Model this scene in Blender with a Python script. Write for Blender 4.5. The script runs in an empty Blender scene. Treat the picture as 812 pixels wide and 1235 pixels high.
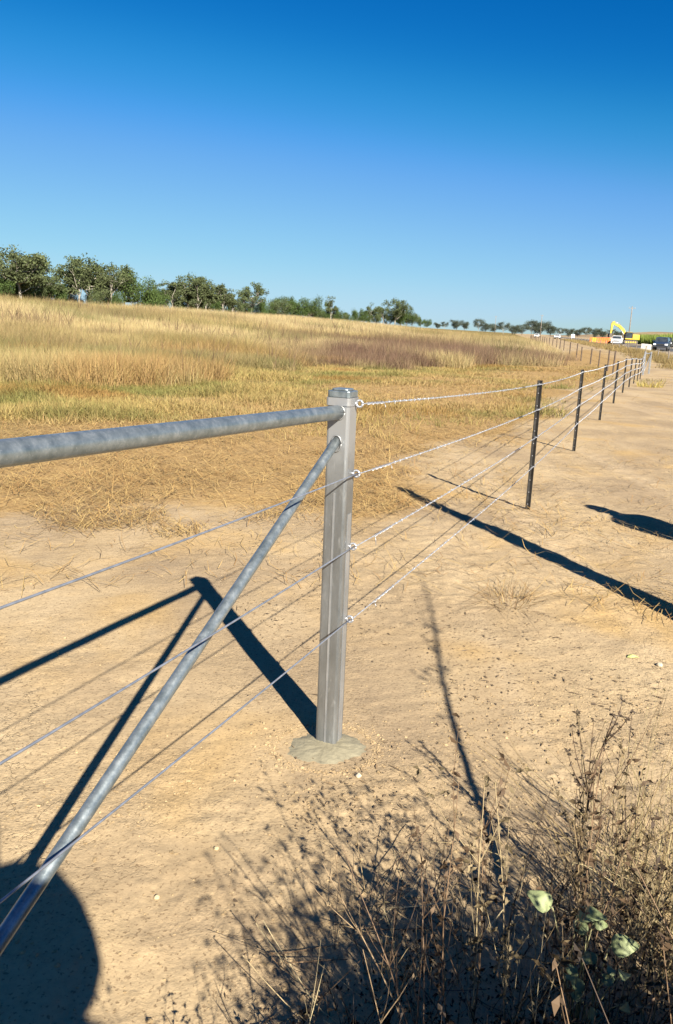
import bpy, bmesh, math, random
import numpy as np
from mathutils import Vector, Matrix
R = math.radians
random.seed(7)
rng = np.random.default_rng(11)
scene = bpy.context.scene
col = scene.collection

# ------------------------------------------------------------------ camera, world, sun, exposure
F, PITCH, ROLL, EYE = 951.0, R(13.26), R(2.3), 1.55
cam_d = bpy.data.cameras.new('camera')
cam = bpy.data.objects.new('camera', cam_d); col.objects.link(cam)
fw = Vector((0, math.cos(PITCH), -math.sin(PITCH)))
r0 = Vector((1, 0, 0)); u0 = Vector((0, math.sin(PITCH), math.cos(PITCH)))
rt = r0*math.cos(ROLL) + u0*math.sin(ROLL); up = -r0*math.sin(ROLL) + u0*math.cos(ROLL)
cam.matrix_world = Matrix(((rt.x, up.x, -fw.x, 0), (rt.y, up.y, -fw.y, 0), (rt.z, up.z, -fw.z, EYE), (0, 0, 0, 1)))
cam_d.sensor_fit = 'VERTICAL'; cam_d.sensor_height = 24.0; cam_d.lens = F/1235*24
cam_d.clip_start = 0.02; cam_d.clip_end = 9000
scene.camera = cam

SUN_EL, SH_AZ = R(32.9), R(-24.2)            # elevation, compass bearing of the shadows (from +Y, clockwise)
SUN = Vector((-math.sin(SH_AZ)*math.cos(SUN_EL), -math.cos(SH_AZ)*math.cos(SUN_EL), math.sin(SUN_EL)))
world = bpy.data.worlds.new('World'); scene.world = world; world.use_nodes = True
nt = world.node_tree; nt.nodes.clear()
sky = nt.nodes.new('ShaderNodeTexSky'); sky.sky_type = 'NISHITA'; sky.sun_disc = False
sky.sun_elevation = SUN_EL; sky.sun_rotation = math.atan2(SUN.x, SUN.y)
sky.air_density = 1.0; sky.dust_density = 0.05; sky.ozone_density = 3.0; sky.altitude = 60
EXPO = 1.60
# film response of the sky colour: normalise, per-channel curve, scale back
def vmath(op, val, src=None):
    n = nt.nodes.new('ShaderNodeVectorMath'); n.operation = op
    if op == 'SCALE': n.inputs['Scale'].default_value = val
    else: n.inputs[1].default_value = (val,)*3
    if src is not None: nt.links.new(src, n.inputs[0])
    return n.outputs[0]
skn = vmath('MINIMUM', 1.0, vmath('SCALE', .0966, sky.outputs[0]))
hs = nt.nodes.new('ShaderNodeRGBCurve'); nt.links.new(skn, hs.inputs['Color'])
def curve(i, pts):
    c = hs.mapping.curves[i]
    while len(c.points) < len(pts): c.points.new(.5, .5)
    for p_, q in zip(c.points, pts): p_.location = q; p_.handle_type = 'AUTO_CLAMPED'
curve(0, [(0, 0), (.11, 0), (.135, .001), (.191, .016), (.323, .165), (.64, .36), (.85, .46), (1, .50)])
curve(1, [(0, 0), (.258, .145), (.376, .305), (.552, .475), (.82, .66), (1, .74)])
curve(2, [(0, 0), (.485, .54), (.63, .765), (.69, .85), (.776, .875), (.90, .89), (1, .90)])
hs.mapping.update()
bg = nt.nodes.new('ShaderNodeBackground'); bg.inputs['Strength'].default_value = 0.05
wo = nt.nodes.new('ShaderNodeOutputWorld')
nt.links.new(vmath('SCALE', 1/(.05*2**EXPO), hs.outputs[0]), bg.inputs[0]); nt.links.new(bg.outputs[0], wo.inputs[0])
sun_d = bpy.data.lights.new('sun', 'SUN'); sun_d.energy = 5.0; sun_d.angle = R(0.53); sun_d.color = (1.0, 0.93, 0.80)
sun = bpy.data.objects.new('sun', sun_d); col.objects.link(sun)
sun.rotation_euler = (-SUN).to_track_quat('-Z', 'Y').to_euler(); sun.location = SUN*60
vs = scene.view_settings; vs.view_transform = 'Standard'; vs.look = 'None'; vs.gamma = 1; vs.exposure = EXPO
vs.use_curve_mapping = False

# ------------------------------------------------------------------ materials
def new_mat(name, rough=.8, metal=0.0, color=(.5, .5, .5), spec=.3):
    m = bpy.data.materials.new(name); m.use_nodes = True
    p = m.node_tree.nodes['Principled BSDF']
    p.inputs['Base Color'].default_value = (*color, 1); p.inputs['Roughness'].default_value = rough
    p.inputs['Metallic'].default_value = metal; p.inputs['Specular IOR Level'].default_value = spec
    return m, m.node_tree, p
def N(t, kind, **kw):
    n = t.nodes.new(kind)
    for k, v in kw.items():
        if k in n.inputs: n.inputs[k].default_value = v
        else: setattr(n, k, v)
    return n
def ramp(t, fac, stops):
    n = t.nodes.new('ShaderNodeValToRGB'); cr = n.color_ramp
    while len(cr.elements) < len(stops): cr.elements.new(.5)
    for e, (p, c) in zip(cr.elements, stops):
        e.position = p; e.color = (*c, 1) if len(c) == 3 else c
    t.links.new(fac, n.inputs[0]); return n
def noise_mat(name, c1, c2, scale=8, rough=.7, metal=0.0, bump=0.0, spec=.3, mid=(.35, .65), stretch=None, detail=5, bscale=None):
    m, t, p = new_mat(name, rough, metal, c1, spec)
    tc = N(t, 'ShaderNodeTexCoord'); src = tc.outputs['Object']
    if stretch:
        mp = N(t, 'ShaderNodeMapping'); mp.inputs['Scale'].default_value = stretch; t.links.new(src, mp.inputs[0]); src = mp.outputs[0]
    nz = N(t, 'ShaderNodeTexNoise', Scale=scale, Detail=detail); t.links.new(src, nz.inputs['Vector'])
    rp = ramp(t, nz.outputs['Fac'], [(mid[0], c1), (mid[1], c2)]); t.links.new(rp.outputs[0], p.inputs['Base Color'])
    if bump:
        nb = N(t, 'ShaderNodeTexNoise', Scale=bscale or scale*4, Detail=4); t.links.new(src, nb.inputs['Vector'])
        b = N(t, 'ShaderNodeBump', Strength=bump, Distance=.01); t.links.new(nb.outputs['Fac'], b.inputs['Height'])
        t.links.new(b.outputs[0], p.inputs['Normal'])
    return m
def attr_mat(name, rough=.75, spec=.2, trans=0.0, tone=.72):
    m, t, p = new_mat(name, rough, 0, (.5, .5, .5), spec)
    a = N(t, 'ShaderNodeVertexColor'); a.layer_name = 'Col'
    dk = N(t, 'ShaderNodeMixRGB', blend_type='MULTIPLY'); dk.inputs[0].default_value = 1; dk.inputs[2].default_value = (tone, tone, tone, 1); t.links.new(a.outputs['Color'], dk.inputs[1])
    out = dk.outputs[0]
    t.links.new(out, p.inputs['Base Color'])
    if trans:
        tr = N(t, 'ShaderNodeBsdfTranslucent'); t.links.new(out, tr.inputs[0])
        mx = N(t, 'ShaderNodeMixShader'); mx.inputs[0].default_value = trans
        t.links.new(p.outputs[0], mx.inputs[1]); t.links.new(tr.outputs[0], mx.inputs[2])
        t.links.new(mx.outputs[0], t.nodes['Material Output'].inputs[0])
    return m

def galvanised(name, scale, stretch, stops):
    m, t, p = new_mat(name, .42, .72, (.5, .55, .6), .5)
    tc = N(t, 'ShaderNodeTexCoord'); mp = N(t, 'ShaderNodeMapping'); mp.inputs['Scale'].default_value = stretch
    t.links.new(tc.outputs['Object'], mp.inputs[0])
    vo = N(t, 'ShaderNodeTexNoise', Scale=scale, Detail=6, Roughness=.7); t.links.new(mp.outputs[0], vo.inputs['Vector'])
    sp = N(t, 'ShaderNodeTexNoise', Scale=scale*5, Detail=3); t.links.new(mp.outputs[0], sp.inputs['Vector'])
    r1 = ramp(t, vo.outputs['Fac'], stops)
    r2 = ramp(t, sp.outputs['Fac'], [(.62, (0, 0, 0)), (.74, (1, 1, 1))])
    mx = N(t, 'ShaderNodeMixRGB'); mx.inputs[2].default_value = (.40, .42, .43, 1)
    ml = N(t, 'ShaderNodeMath', operation='MULTIPLY'); ml.inputs[1].default_value = .6
    t.links.new(r2.outputs[0], ml.inputs[0]); t.links.new(ml.outputs[0], mx.inputs[0]); t.links.new(r1.outputs[0], mx.inputs[1])
    t.links.new(mx.outputs[0], p.inputs['Base Color'])
    rr = ramp(t, vo.outputs['Fac'], [(.3, (.30,)*3), (.7, (.48,)*3)]); t.links.new(rr.outputs[0], p.inputs['Roughness'])
    b = N(t, 'ShaderNodeBump', Strength=.05, Distance=.002); t.links.new(vo.outputs['Fac'], b.inputs['Height']); t.links.new(b.outputs[0], p.inputs['Normal'])
    return m
M = {}
M['galv_pipe'] = galvanised('galvanised_pipe', 30, (1, 1, 1), [(.3, (.14, .175, .19)), (.52, (.23, .265, .28)), (.70, (.34, .37, .38))])
M['galv_post'] = galvanised('galvanised_post', 14, (1, 1, .25), [(.3, (.17, .18, .185)), (.55, (.235, .245, .25)), (.72, (.32, .33, .335))])
M['zinc_paint'] = noise_mat('cold_galv_paint', (.22, .225, .23), (.30, .30, .30), 12, .42, .5, .1)
def spray(m):      # cold-galv spray round the welds, fading down the post
    t = m.node_tree; p = t.nodes['Principled BSDF']; src = p.inputs['Base Color'].links[0].from_socket
    tc = N(t, 'ShaderNodeTexCoord'); sx = N(t, 'ShaderNodeSeparateXYZ'); t.links.new(tc.outputs['Object'], sx.inputs[0])
    nz_ = N(t, 'ShaderNodeTexNoise', Scale=22, Detail=5); t.links.new(tc.outputs['Object'], nz_.inputs['Vector'])
    ad = N(t, 'ShaderNodeMath', operation='MULTIPLY_ADD'); t.links.new(nz_.outputs['Fac'], ad.inputs[0]); ad.inputs[1].default_value = .16; t.links.new(sx.outputs['Z'], ad.inputs[2])
    mr = N(t, 'ShaderNodeMapRange'); mr.inputs['From Min'].default_value = 1.06; mr.inputs['From Max'].default_value = 1.25; t.links.new(ad.outputs[0], mr.inputs['Value'])
    mx = N(t, 'ShaderNodeMixRGB'); mx.inputs[2].default_value = (.25, .255, .26, 1); t.links.new(mr.outputs[0], mx.inputs[0]); t.links.new(src, mx.inputs[1]); t.links.new(mx.outputs[0], p.inputs['Base Color'])
    m2 = N(t, 'ShaderNodeMapRange'); m2.inputs['To Min'].default_value = .72; m2.inputs['To Max'].default_value = .42; t.links.new(mr.outputs[0], m2.inputs['Value']); t.links.new(m2.outputs[0], p.inputs['Metallic'])
spray(M['galv_post'])
M['wire'] = noise_mat('galvanised_wire', (.36, .38, .42), (.48, .50, .54), 40, .42, .5)
M['wire_plain'] = noise_mat('plain_galvanised_wire', (.20, .22, .26), (.30, .32, .37), 40, .42, .6)
M['wire_bright'] = noise_mat('bright_wire', (.30, .31, .34), (.42, .43, .46), 60, .34, .6)
M['black_steel'] = noise_mat('bitumen_coated_steel', (.012, .011, .010), (.03, .028, .026), 20, .45, 0, .1)
M['rust_steel'] = noise_mat('weathered_steel', (.05, .035, .028), (.11, .08, .06), 20, .8)
M['old_wood'] = noise_mat('grey_weathered_wood', (.12, .10, .08), (.25, .21, .17), 14, .85, 0, .5, stretch=(1, 1, .15))
M['concrete_wet'] = noise_mat('fresh_concrete', (.175, .155, .105), (.225, .20, .135), 26, .8, 0, .35, bscale=60)
M['concrete'] = noise_mat('pale_concrete', (.36, .34, .30), (.44, .42, .38), 6, .85, 0, .2)
M['bark'] = noise_mat('pale_gum_bark', (.16, .14, .11), (.36, .33, .28), 5, .9, 0, .3, stretch=(1, 1, .3))
M['dark_bark'] = noise_mat('dark_bark', (.06, .048, .038), (.14, .115, .09), 6, .95, 0, .4, stretch=(1, 1, .3))
M['leaf'] = attr_mat('eucalypt_leaves', .7, .15, .15)
M['grass'] = attr_mat('dry_grass_blades', .7, .2, .25)
M['straw'] = attr_mat('cut_straw', .6, .3)
M['stem'] = attr_mat('dead_weed_stems', .75, .25)
M['crumb'] = attr_mat('soil_crumbs', .95, .1)

def ss(a, b, x):
    t = np.clip((x-a)/(b-a), 0, 1); return t*t*(3-2*t)
def vnoise(x, y, seed=0):
    xi = np.floor(x).astype(np.int64); yi = np.floor(y).astype(np.int64); fx = x-xi; fy = y-yi
    fx = fx*fx*fx*(fx*(fx*6-15)+10); fy = fy*fy*fy*(fy*(fy*6-15)+10)
    def h(a, b):
        n = (a*374761393 + b*668265263 + seed*974634777) & 0xffffffff
        n = ((n ^ (n >> 13))*1274126177) & 0xffffffff; n = n ^ (n >> 16)
        return (n & 0xffff)/65535.0
    return (h(xi, yi)*(1-fx)+h(xi+1, yi)*fx)*(1-fy) + (h(xi, yi+1)*(1-fx)+h(xi+1, yi+1)*fx)*fy
def fbm(x, y, s, oct=4, seed=0, gain=.5):
    a = 1; t = 0; n = 0
    for k in range(oct):
        c, q = math.cos(k*1.3), math.sin(k*1.3)
        t = t + a*vnoise((c*x-q*y)/s+17.3*k, (q*x+c*y)/s+9.1*k, seed+k); n += a; a *= gain; s /= 2.03
    return t/n - .5

# fence line geometry (strainer post at PB, fence runs along FD)
PB = Vector((0.006, 2.75, 0)); FD = Vector((.3715, .9284, 0)); FN = Vector((.9284, -.3715, 0))
def leftd(x, y):   # distance to the left of the fence line
    return -FN.x*(x-PB.x) - FN.y*(y-PB.y)
F2A = (14.7, 43.5); F2T = .208; F3T = .233                        # old boundary fence: start, dx/dy
def left2(x, y): return (F2A[0] + (y-F2A[1])*F2T) - x
def field_d(x, y): return np.minimum(leftd(x, y)-6, left2(x, y)*1.1)
def macro(x, y):
    dd = field_d(x, y); rad = np.hypot(x, y)
    h = 2.3*ss(0, 56, dd)*ss(10, 60, rad)
    h = h + (-.45*ss(21, 42, y)*(1-ss(50, 92, y)))*(1-ss(2, 30, dd))
    h = h + .25*fbm(x, y, 14, 2, 5)*ss(14, 40, rad)*(1-ss(200, 400, rad))
    return h
def micro(x, y):
    rad = np.hypot(x-.2, y-2.0); near = 1-ss(6, 22, rad)
    rough = .35 + .9*ss(-.2, 1.2, fbm(x, y, 1.6, 2, 31)*3+.35) + 1.2*ss(.2, 1.2, x)*(1-ss(2.2, 3.6, y))
    h = .030*fbm(x, y, .9, 3, 40) + .016*rough*fbm(x, y, .22, 3, 50)*near
    rd = -leftd(x, y)
    for c_ in (2.3, 3.9, 6.3): h = h - .018*np.exp(-((rd-c_-.15*np.sin(y*.35))/.14)**2)*ss(4.2, 7, y) + .010*np.exp(-((rd-c_-.27-.15*np.sin(y*.35))/.10)**2)*ss(4.2, 7, y)
    rough = rough*(.45+.55*ss(-.6, .3, x+.3*fbm(x, y, .8, 2, 66)))
    g = fbm(x, y, .07, 3, 60); h = h + .016*rough*np.maximum(g-.02, -.1)*near
    # faint drag lines from grading
    u = x*.92+y*.38; v = -x*.38+y*.92
    h = h + .004*fbm(u*.12, v, .06, 2, 70)*near
    h = h*(1-.9*np.exp(-(np.hypot(x-PB.x, y-PB.y+.05)/.26)**4))
    return h
def gz(x, y):
    x = np.asarray(x, float); y = np.asarray(y, float)
    return macro(x, y)+micro(x, y)
def gzf(x, y): return float(gz(np.array([x]), np.array([y]))[0])

# ------------------------------------------------------------------ mesh helpers
def mesh_from_np(name, V, loops, counts, mat, cols=None, smooth=False):
    me = bpy.data.meshes.new(name)
    V = np.ascontiguousarray(V, np.float32); loops = np.ascontiguousarray(loops, np.int32); counts = np.asarray(counts, np.int32)
    me.vertices.add(len(V)); me.vertices.foreach_set('co', V.ravel())
    me.loops.add(len(loops)); me.loops.foreach_set('vertex_index', loops)
    me.polygons.add(len(counts))
    st = np.zeros(len(counts), np.int32); st[1:] = np.cumsum(counts)[:-1]
    me.polygons.foreach_set('loop_start', st)
    me.polygons.foreach_set('use_smooth', np.full(len(counts), smooth))
    if cols is not None:
        ca = me.color_attributes.new('Col', 'FLOAT_COLOR', 'POINT')
        c4 = np.ones((len(V), 4), np.float32); c4[:, :3] = cols; ca.data.foreach_set('color', c4.ravel())
    me.update(calc_edges=True); me.validate()
    me.materials.append(mat); return me
def link(o, parent=None, label=None, cat=None, group=None, kind=None):
    col.objects.link(o)
    if parent is not None: o.parent = parent
    if label: o['label'] = label
    if cat: o['category'] = cat
    if group: o['group'] = group
    if kind: o['kind'] = kind
    return o
def empty(name, loc, label=None, cat=None, group=None, rz=0.0):
    o = bpy.data.objects.new(name, None); o.empty_display_size = .1
    o.location = loc; o.rotation_euler = (0, 0, rz); return link(o, None, label, cat, group)
def place(o, loc, rz=0, s=1):
    o.location = loc; o.rotation_euler = (0, 0, rz); o.scale = (s, s, s) if not isinstance(s, tuple) else s; return o

class MB:
    def __init__(s): s.v = []; s.f = []; s.c = []
    def add(s, vs, fs, c=None):
        b = len(s.v); s.v += [tuple(v) for v in vs]; s.f += [tuple(i+b for i in f) for f in fs]
        if c is not None: s.c += [c]*len(vs)
    def box(s, x0, x1, y0, y1, z0, z1, c=None, bev=0):
        if bev:
            s.prism([(x0+bev, y0), (x1-bev, y0), (x1, y0+bev), (x1, y1-bev), (x1-bev, y1), (x0+bev, y1), (x0, y1-bev), (x0, y0+bev)], z0, z1, c); return
        s.add([(x0, y0, z0), (x1, y0, z0), (x1, y1, z0), (x0, y1, z0), (x0, y0, z1), (x1, y0, z1), (x1, y1, z1), (x0, y1, z1)],
              [(0, 3, 2, 1), (4, 5, 6, 7), (0, 1, 5, 4), (1, 2, 6, 5), (2, 3, 7, 6), (3, 0, 4, 7)], c)
    def prism(s, pts, z0, z1, c=None):
        n = len(pts)
        s.add([(x, y, z0) for x, y in pts]+[(x, y, z1) for x, y in pts],
              [tuple(range(n))[::-1], tuple(range(n, 2*n))]+[(i, (i+1) % n, n+(i+1) % n, n+i) for i in range(n)], c)
    def extrude_profile(s, prof, axis, a, b, c=None):   # prof in the two other axes
        n = len(prof)
        def mk(q, w):
            return {'x': (w, q[0], q[1]), 'y': (q[0], w, q[1])}[axis]
        s.add([mk(q, a) for q in prof]+[mk(q, b) for q in prof],
              [tuple(range(n)), tuple(range(n, 2*n))[::-1]]+[(i, n+i, n+(i+1) % n, (i+1) % n) for i in range(n)], c)
    def tube(s, path, rad, n=8, c=None, caps=True):
        P = [Vector(p) for p in path]; m = len(P)
        rads = rad if isinstance(rad, (list, tuple)) else [rad]*m
        ref = None; vs = []
        for i, p in enumerate(P):
            t = (P[min(i+1, m-1)]-P[max(i-1, 0)]).normalized()
            if ref is None:
                ref = t.orthogonal().normalized()
            ref = (ref - t*ref.dot(t));
            if ref.length < 1e-6: ref = t.orthogonal()
            ref.normalize(); bi = t.cross(ref)
            for k in range(n):
                a = 2*math.pi*k/n; vs.append(p + (ref*math.cos(a)+bi*math.sin(a))*rads[i])
        fs = [(i*n+k, i*n+(k+1) % n, (i+1)*n+(k+1) % n, (i+1)*n+k) for i in range(m-1) for k in range(n)]
        if caps and n > 2: fs += [tuple(range(n))[::-1], tuple(range((m-1)*n, m*n))]
        s.add(vs, fs, c)
    def lathe(s, prof, n=16, c=None, origin=(0, 0, 0), axis='z'):
        vs = []
        for r_, z in prof:
            for k in range(n):
                a = 2*math.pi*k/n; q = (r_*math.cos(a), r_*math.sin(a), z)
                if axis == 'x': q = (q[2], q[0], q[1])
                vs.append((q[0]+origin[0], q[1]+origin[1], q[2]+origin[2]))
        m = len(prof)
        fs = [(i*n+k, i*n+(k+1) % n, (i+1)*n+(k+1) % n, (i+1)*n+k) for i in range(m-1) for k in range(n)]
        fs += [tuple(range(n))[::-1], tuple(range((m-1)*n, m*n))]
        s.add(vs, fs, c)
    def build(s, name, mat, parent=None, smooth=False, loc=None, bevel=0, **kw):
        me = bpy.data.meshes.new(name); me.from_pydata(s.v, [], s.f)
        if s.c:
            ca = me.color_attributes.new('Col', 'FLOAT_COLOR', 'POINT')
            ca.data.foreach_set('color', np.array([(*c, 1) for c in s.c], np.float32).ravel())
        bm = bmesh.new(); bm.from_mesh(me); bmesh.ops.recalc_face_normals(bm, faces=bm.faces); bm.to_mesh(me); bm.free()
        if smooth: me.polygons.foreach_set('use_smooth', [True]*len(me.polygons))
        me.materials.append(mat)
        o = bpy.data.objects.new(name, me)
        if loc: o.location = loc
        link(o, parent, **kw)
        if bevel:
            b = o.modifiers.new('bevel', 'BEVEL'); b.width = bevel; b.segments = 2; b.limit_method = 'ANGLE'; b.angle_limit = R(40)
        return o
def copy_tree(o, parent=None):
    c = o.copy(); col.objects.link(c); c.parent = parent
    for ch in list(o.children): copy_tree(ch, c)
    return c

# ------------------------------------------------------------------ ground
def strawzone(x, y, n1):
    d = leftd(x, y)
    return ss(.7, 1.7, d+n1*2.2)*ss(6.2, 7.3, y-.25*x+n1*3.8)*(1-ss(7, 9.5, d))*ss(-4, 1, left2(x, y)+3)
def make_ground():
    az = np.concatenate([np.arange(-31, 31.01, .19), np.arange(34, 329, 4.2)]); az = np.radians(az)
    rs = [.3]
    while rs[-1] < 1.05: rs.append(rs[-1]*1.06)
    while rs[-1] < 11: rs.append(rs[-1]*1.0046)
    while rs[-1] < 110: rs.append(rs[-1]*1.013)
    while rs[-1] < 5200: rs.append(rs[-1]*1.07)
    rs = np.array(rs); na, nr = len(az), len(rs)
    A, Rr = np.meshgrid(az, rs); X = Rr*np.sin(A); Y = Rr*np.cos(A)
    Z = gz(X, Y)
    V = np.stack([X.ravel(), Y.ravel(), Z.ravel()], 1); V = np.vstack([V, [[0, 0, gzf(0, 0)]]])
    i = np.arange(nr-1)[:, None]*na; k = np.arange(na)[None, :]; k2 = (k+1) % na
    Q = np.stack([i+k, i+na+k, i+na+k2, i+k2], -1).reshape(-1, 4)
    c = len(V)-1; kk = np.arange(na); T = np.stack([np.full(na, c), kk, (kk+1) % na], 1)
    # orient up
    loops = np.concatenate([Q.ravel(), T.ravel()]); counts = np.concatenate([np.full(len(Q), 4), np.full(len(T), 3)])
    x, y = V[:, 0], V[:, 1]
    d = leftd(x, y); fd = field_d(x, y); n1 = fbm(x, y, 2.2, 3, 80)
    straw = strawzone(x, y, n1)
    straw = np.maximum(straw, .8*ss(.25, .4, fbm(x, y, 5, 4, 81)+.12*ss(1, 3, d))*ss(.5, 2, d))
    grassy = ss(5.0, 8.5, d+n1*4)*ss(-.5, 1.5, left2(x, y)+(44-y).clip(0)*.25)
    verge = ss(52, 66, y)*(1-ss(26+.232*(y-60)+5, 26+.232*(y-60)+8, x))*0
    cols = np.stack([straw, np.maximum(grassy, verge), np.zeros_like(straw)], 1)
    m, t, p = new_mat('sandy_soil', .95, 0, (.5, .36, .2), .12)
    vc = N(t, 'ShaderNodeVertexColor'); vc.layer_name = 'Col'; sep = N(t, 'ShaderNodeSeparateColor'); t.links.new(vc.outputs[0], sep.inputs[0])
    geo = N(t, 'ShaderNodeNewGeometry'); pos = geo.outputs['Position']
    def nz(scale, detail=4, rough=.55, vec=pos, dist=0):
        n = N(t, 'ShaderNodeTexNoise', Scale=scale, Detail=detail, Roughness=rough, Distortion=dist); t.links.new(vec, n.inputs['Vector']); return n.outputs['Fac']
    def mix(f, a, b, mode='MIX'):
        n = N(t, 'ShaderNodeMixRGB', blend_type=mode)
        for i_, q in ((0, f), (1, a), (2, b)):
            if isinstance(q, (int, float)): n.inputs[i_].default_value = q
            elif isinstance(q, tuple): n.inputs[i_].default_value = (*q, 1)
            else: t.links.new(q, n.inputs[i_])
        return n.outputs[0]
    base = ramp(t, nz(.9, 5, .6), [(.30, (.305, .222, .126)), (.50, (.350, .260, .152)), (.70, (.385, .292, .175))]).outputs[0]
    oc = ramp(t, nz(.75, 4, .55, dist=.6), [(.52, (0,)*3), (.66, (1,)*3)]).outputs[0]
    ocm = N(t, 'ShaderNodeMath', operation='MULTIPLY'); ocm.inputs[1].default_value = .55; t.links.new(oc, ocm.inputs[0])
    base = mix(ocm.outputs[0], base, (.375, .235, .080))
    gr = ramp(t, nz(.42, 5, .65, dist=.4), [(.45, (0,)*3), (.60, (.9,)*3)]).outputs[0]
    base = mix(gr, base, (.25, .185, .115))
    mpx = N(t, 'ShaderNodeMapping'); mpx.inputs['Rotation'].default_value = (0, 0, R(21.8)); mpx.inputs['Scale'].default_value = (1.6, .07, 1)
    t.links.new(pos, mpx.inputs[0])
    gx = N(t, 'ShaderNodeSeparateXYZ'); t.links.new(pos, gx.inputs[0])
    tk = ramp(t, nz(1.0, 3, .5, vec=mpx.outputs[0]), [(.52, (0,)*3), (.66, (.35,)*3)]).outputs[0]
    base = mix(tk, base, (.42, .325, .21))
    fine = ramp(t, nz(38, 5, .7), [(.28, (.80,)*3), (.55, (1.0,)*3), (.8, (1.08,)*3)]).outputs[0]
    base = mix(1.0, base, fine, 'MULTIPLY')
    specks = ramp(t, nz(95, 2, .5), [(.59, (0,)*3), (.68, (.7,)*3)]).outputs[0]
    base = mix(specks, base, (.12, .08, .045))
    strawc = ramp(t, nz(26, 5, .8, dist=1.2), [(.30, (.10, .052, .018)), (.5, (.27, .175, .074)), (.7, (.42, .29, .12))]).outputs[0]
    sm = N(t, 'ShaderNodeMath', operation='MULTIPLY_ADD'); t.links.new(sep.outputs[0], sm.inputs[0]); sm.inputs[1].default_value = 1.9
    sb = N(t, 'ShaderNodeMath', operation='MULTIPLY_ADD'); t.links.new(nz(5, 6, .75), sb.inputs[0]); sb.inputs[1].default_value = 2.4; sb.inputs[2].default_value = -2.0
    t.links.new(sb.outputs[0], sm.inputs[2]); sm.use_clamp = True
    base = mix(sm.outputs[0], base, strawc)
    grc = ramp(t, nz(1.2, 6, .75), [(.34, (.08, .055, .02)), (.5, (.17, .125, .042)), (.66, (.24, .18, .07))]).outputs[0]
    gm = N(t, 'ShaderNodeMath', operation='MULTIPLY_ADD'); t.links.new(sep.outputs[1], gm.inputs[0]); gm.inputs[1].default_value = 1.6
    gb = N(t, 'ShaderNodeMath', operation='MULTIPLY_ADD'); t.links.new(nz(3, 5, .7), gb.inputs[0]); gb.inputs[1].default_value = 2.0; gb.inputs[2].default_value = -1.5
    t.links.new(gb.outputs[0], gm.inputs[2]); gm.use_clamp = True
    base = mix(gm.outputs[0], base, grc)
    t.links.new(base, p.inputs['Base Color'])
    h = N(t, 'ShaderNodeMath', operation='ADD'); t.links.new(nz(14, 6, .62), h.inputs[0])
    h2 = N(t, 'ShaderNodeMath', operation='MULTIPLY'); t.links.new(nz(90, 4, .6), h2.inputs[0]); h2.inputs[1].default_value = .35; t.links.new(h2.outputs[0], h.inputs[1])
    # thin cracks
    vo = N(t, 'ShaderNodeTexVoronoi', feature='DISTANCE_TO_EDGE', Scale=5.5)
    dn = N(t, 'ShaderNodeTexNoise', Scale=9, Detail=4); t.links.new(pos, dn.inputs['Vector'])
    dm = N(t, 'ShaderNodeVectorMath', operation='SCALE'); t.links.new(dn.outputs['Color'], dm.inputs[0]); dm.inputs['Scale'].default_value = .35
    da = N(t, 'ShaderNodeVectorMath', operation='ADD'); t.links.new(pos, da.inputs[0]); t.links.new(dm.outputs[0], da.inputs[1]); t.links.new(da.outputs[0], vo.inputs['Vector'])
    ck = ramp(t, vo.outputs['Distance'], [(.0, (0,)*3), (.018, (1,)*3)]).outputs[0]
    ckm = ramp(t, nz(1.3, 3), [(.50, (1,)*3), (.60, (0,)*3)]).outputs[0]
    ck2 = N(t, 'ShaderNodeMath', operation='MAXIMUM'); t.links.new(ck, ck2.inputs[0]); t.links.new(ckm, ck2.inputs[1])
    h3 = N(t, 'ShaderNodeMath', operation='MULTIPLY_ADD'); t.links.new(ck2.outputs[0], h3.inputs[0]); h3.inputs[1].default_value = .35; t.links.new(h.outputs[0], h3.inputs[2])
    bsm = N(t, 'ShaderNodeMapRange'); bsm.inputs['From Min'].default_value = .38; bsm.inputs['From Max'].default_value = .62; bsm.inputs['To Min'].default_value = .25; bsm.inputs['To Max'].default_value = .95; t.links.new(nz(1.1, 4, .6), bsm.inputs['Value'])
    b = N(t, 'ShaderNodeBump', Strength=.7, Distance=.014); t.links.new(bsm.outputs[0], b.inputs['Strength']); t.links.new(h3.outputs[0], b.inputs['Height']); t.links.new(b.outputs[0], p.inputs['Normal'])
    me = mesh_from_np('ground', V, loops, counts, m, cols, smooth=True)
    o = bpy.data.objects.new('ground', me); link(o, kind='structure')
    bm = bmesh.new(); bm.from_mesh(me)
    bm.faces.ensure_lookup_table()
    if bm.faces[0].normal.z < 0: bmesh.ops.reverse_faces(bm, faces=bm.faces); bm.to_mesh(me)
    bm.free()
make_ground()

# road beyond the old fence: strip with gravel shoulders and edge lines
RX = lambda y: 30.3 + (y-60)*F3T      # left edge of bitumen
def strip(name, a, b, dz, mat, y0=40, y1=900, kind='structure'):
    ys = np.concatenate([np.arange(y0, 160, 4), np.arange(160, y1, 20)])
    V = []; 
    for y in ys:
        for o in (a, b):
            x = RX(y)+o; V.append((x, y, 0.0))
    V = np.array(V); V[:, 2] = macro(V[:, 0], V[:, 1]) + dz + .02
    n = len(ys); L = []
    for i in range(n-1): L += [2*i, 2*i+1, 2*i+3, 2*i+2]
    o = bpy.data.objects.new(name, mesh_from_np(name, V, L, [4]*(n-1), mat)); link(o, kind=kind); return o
M['asphalt'] = noise_mat('asphalt', (.045, .045, .047), (.07, .068, .066), 3, .9)
M['white_line'] = noise_mat('road_paint', (.6, .6, .58), (.78, .78, .76), 5, .7)
M['gravel'] = noise_mat('shoulder_gravel', (.22, .17, .11), (.30, .24, .16), 2, .95)
strip('gravel_shoulder', -3.0, 14.0, .010, M['gravel'])
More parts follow.
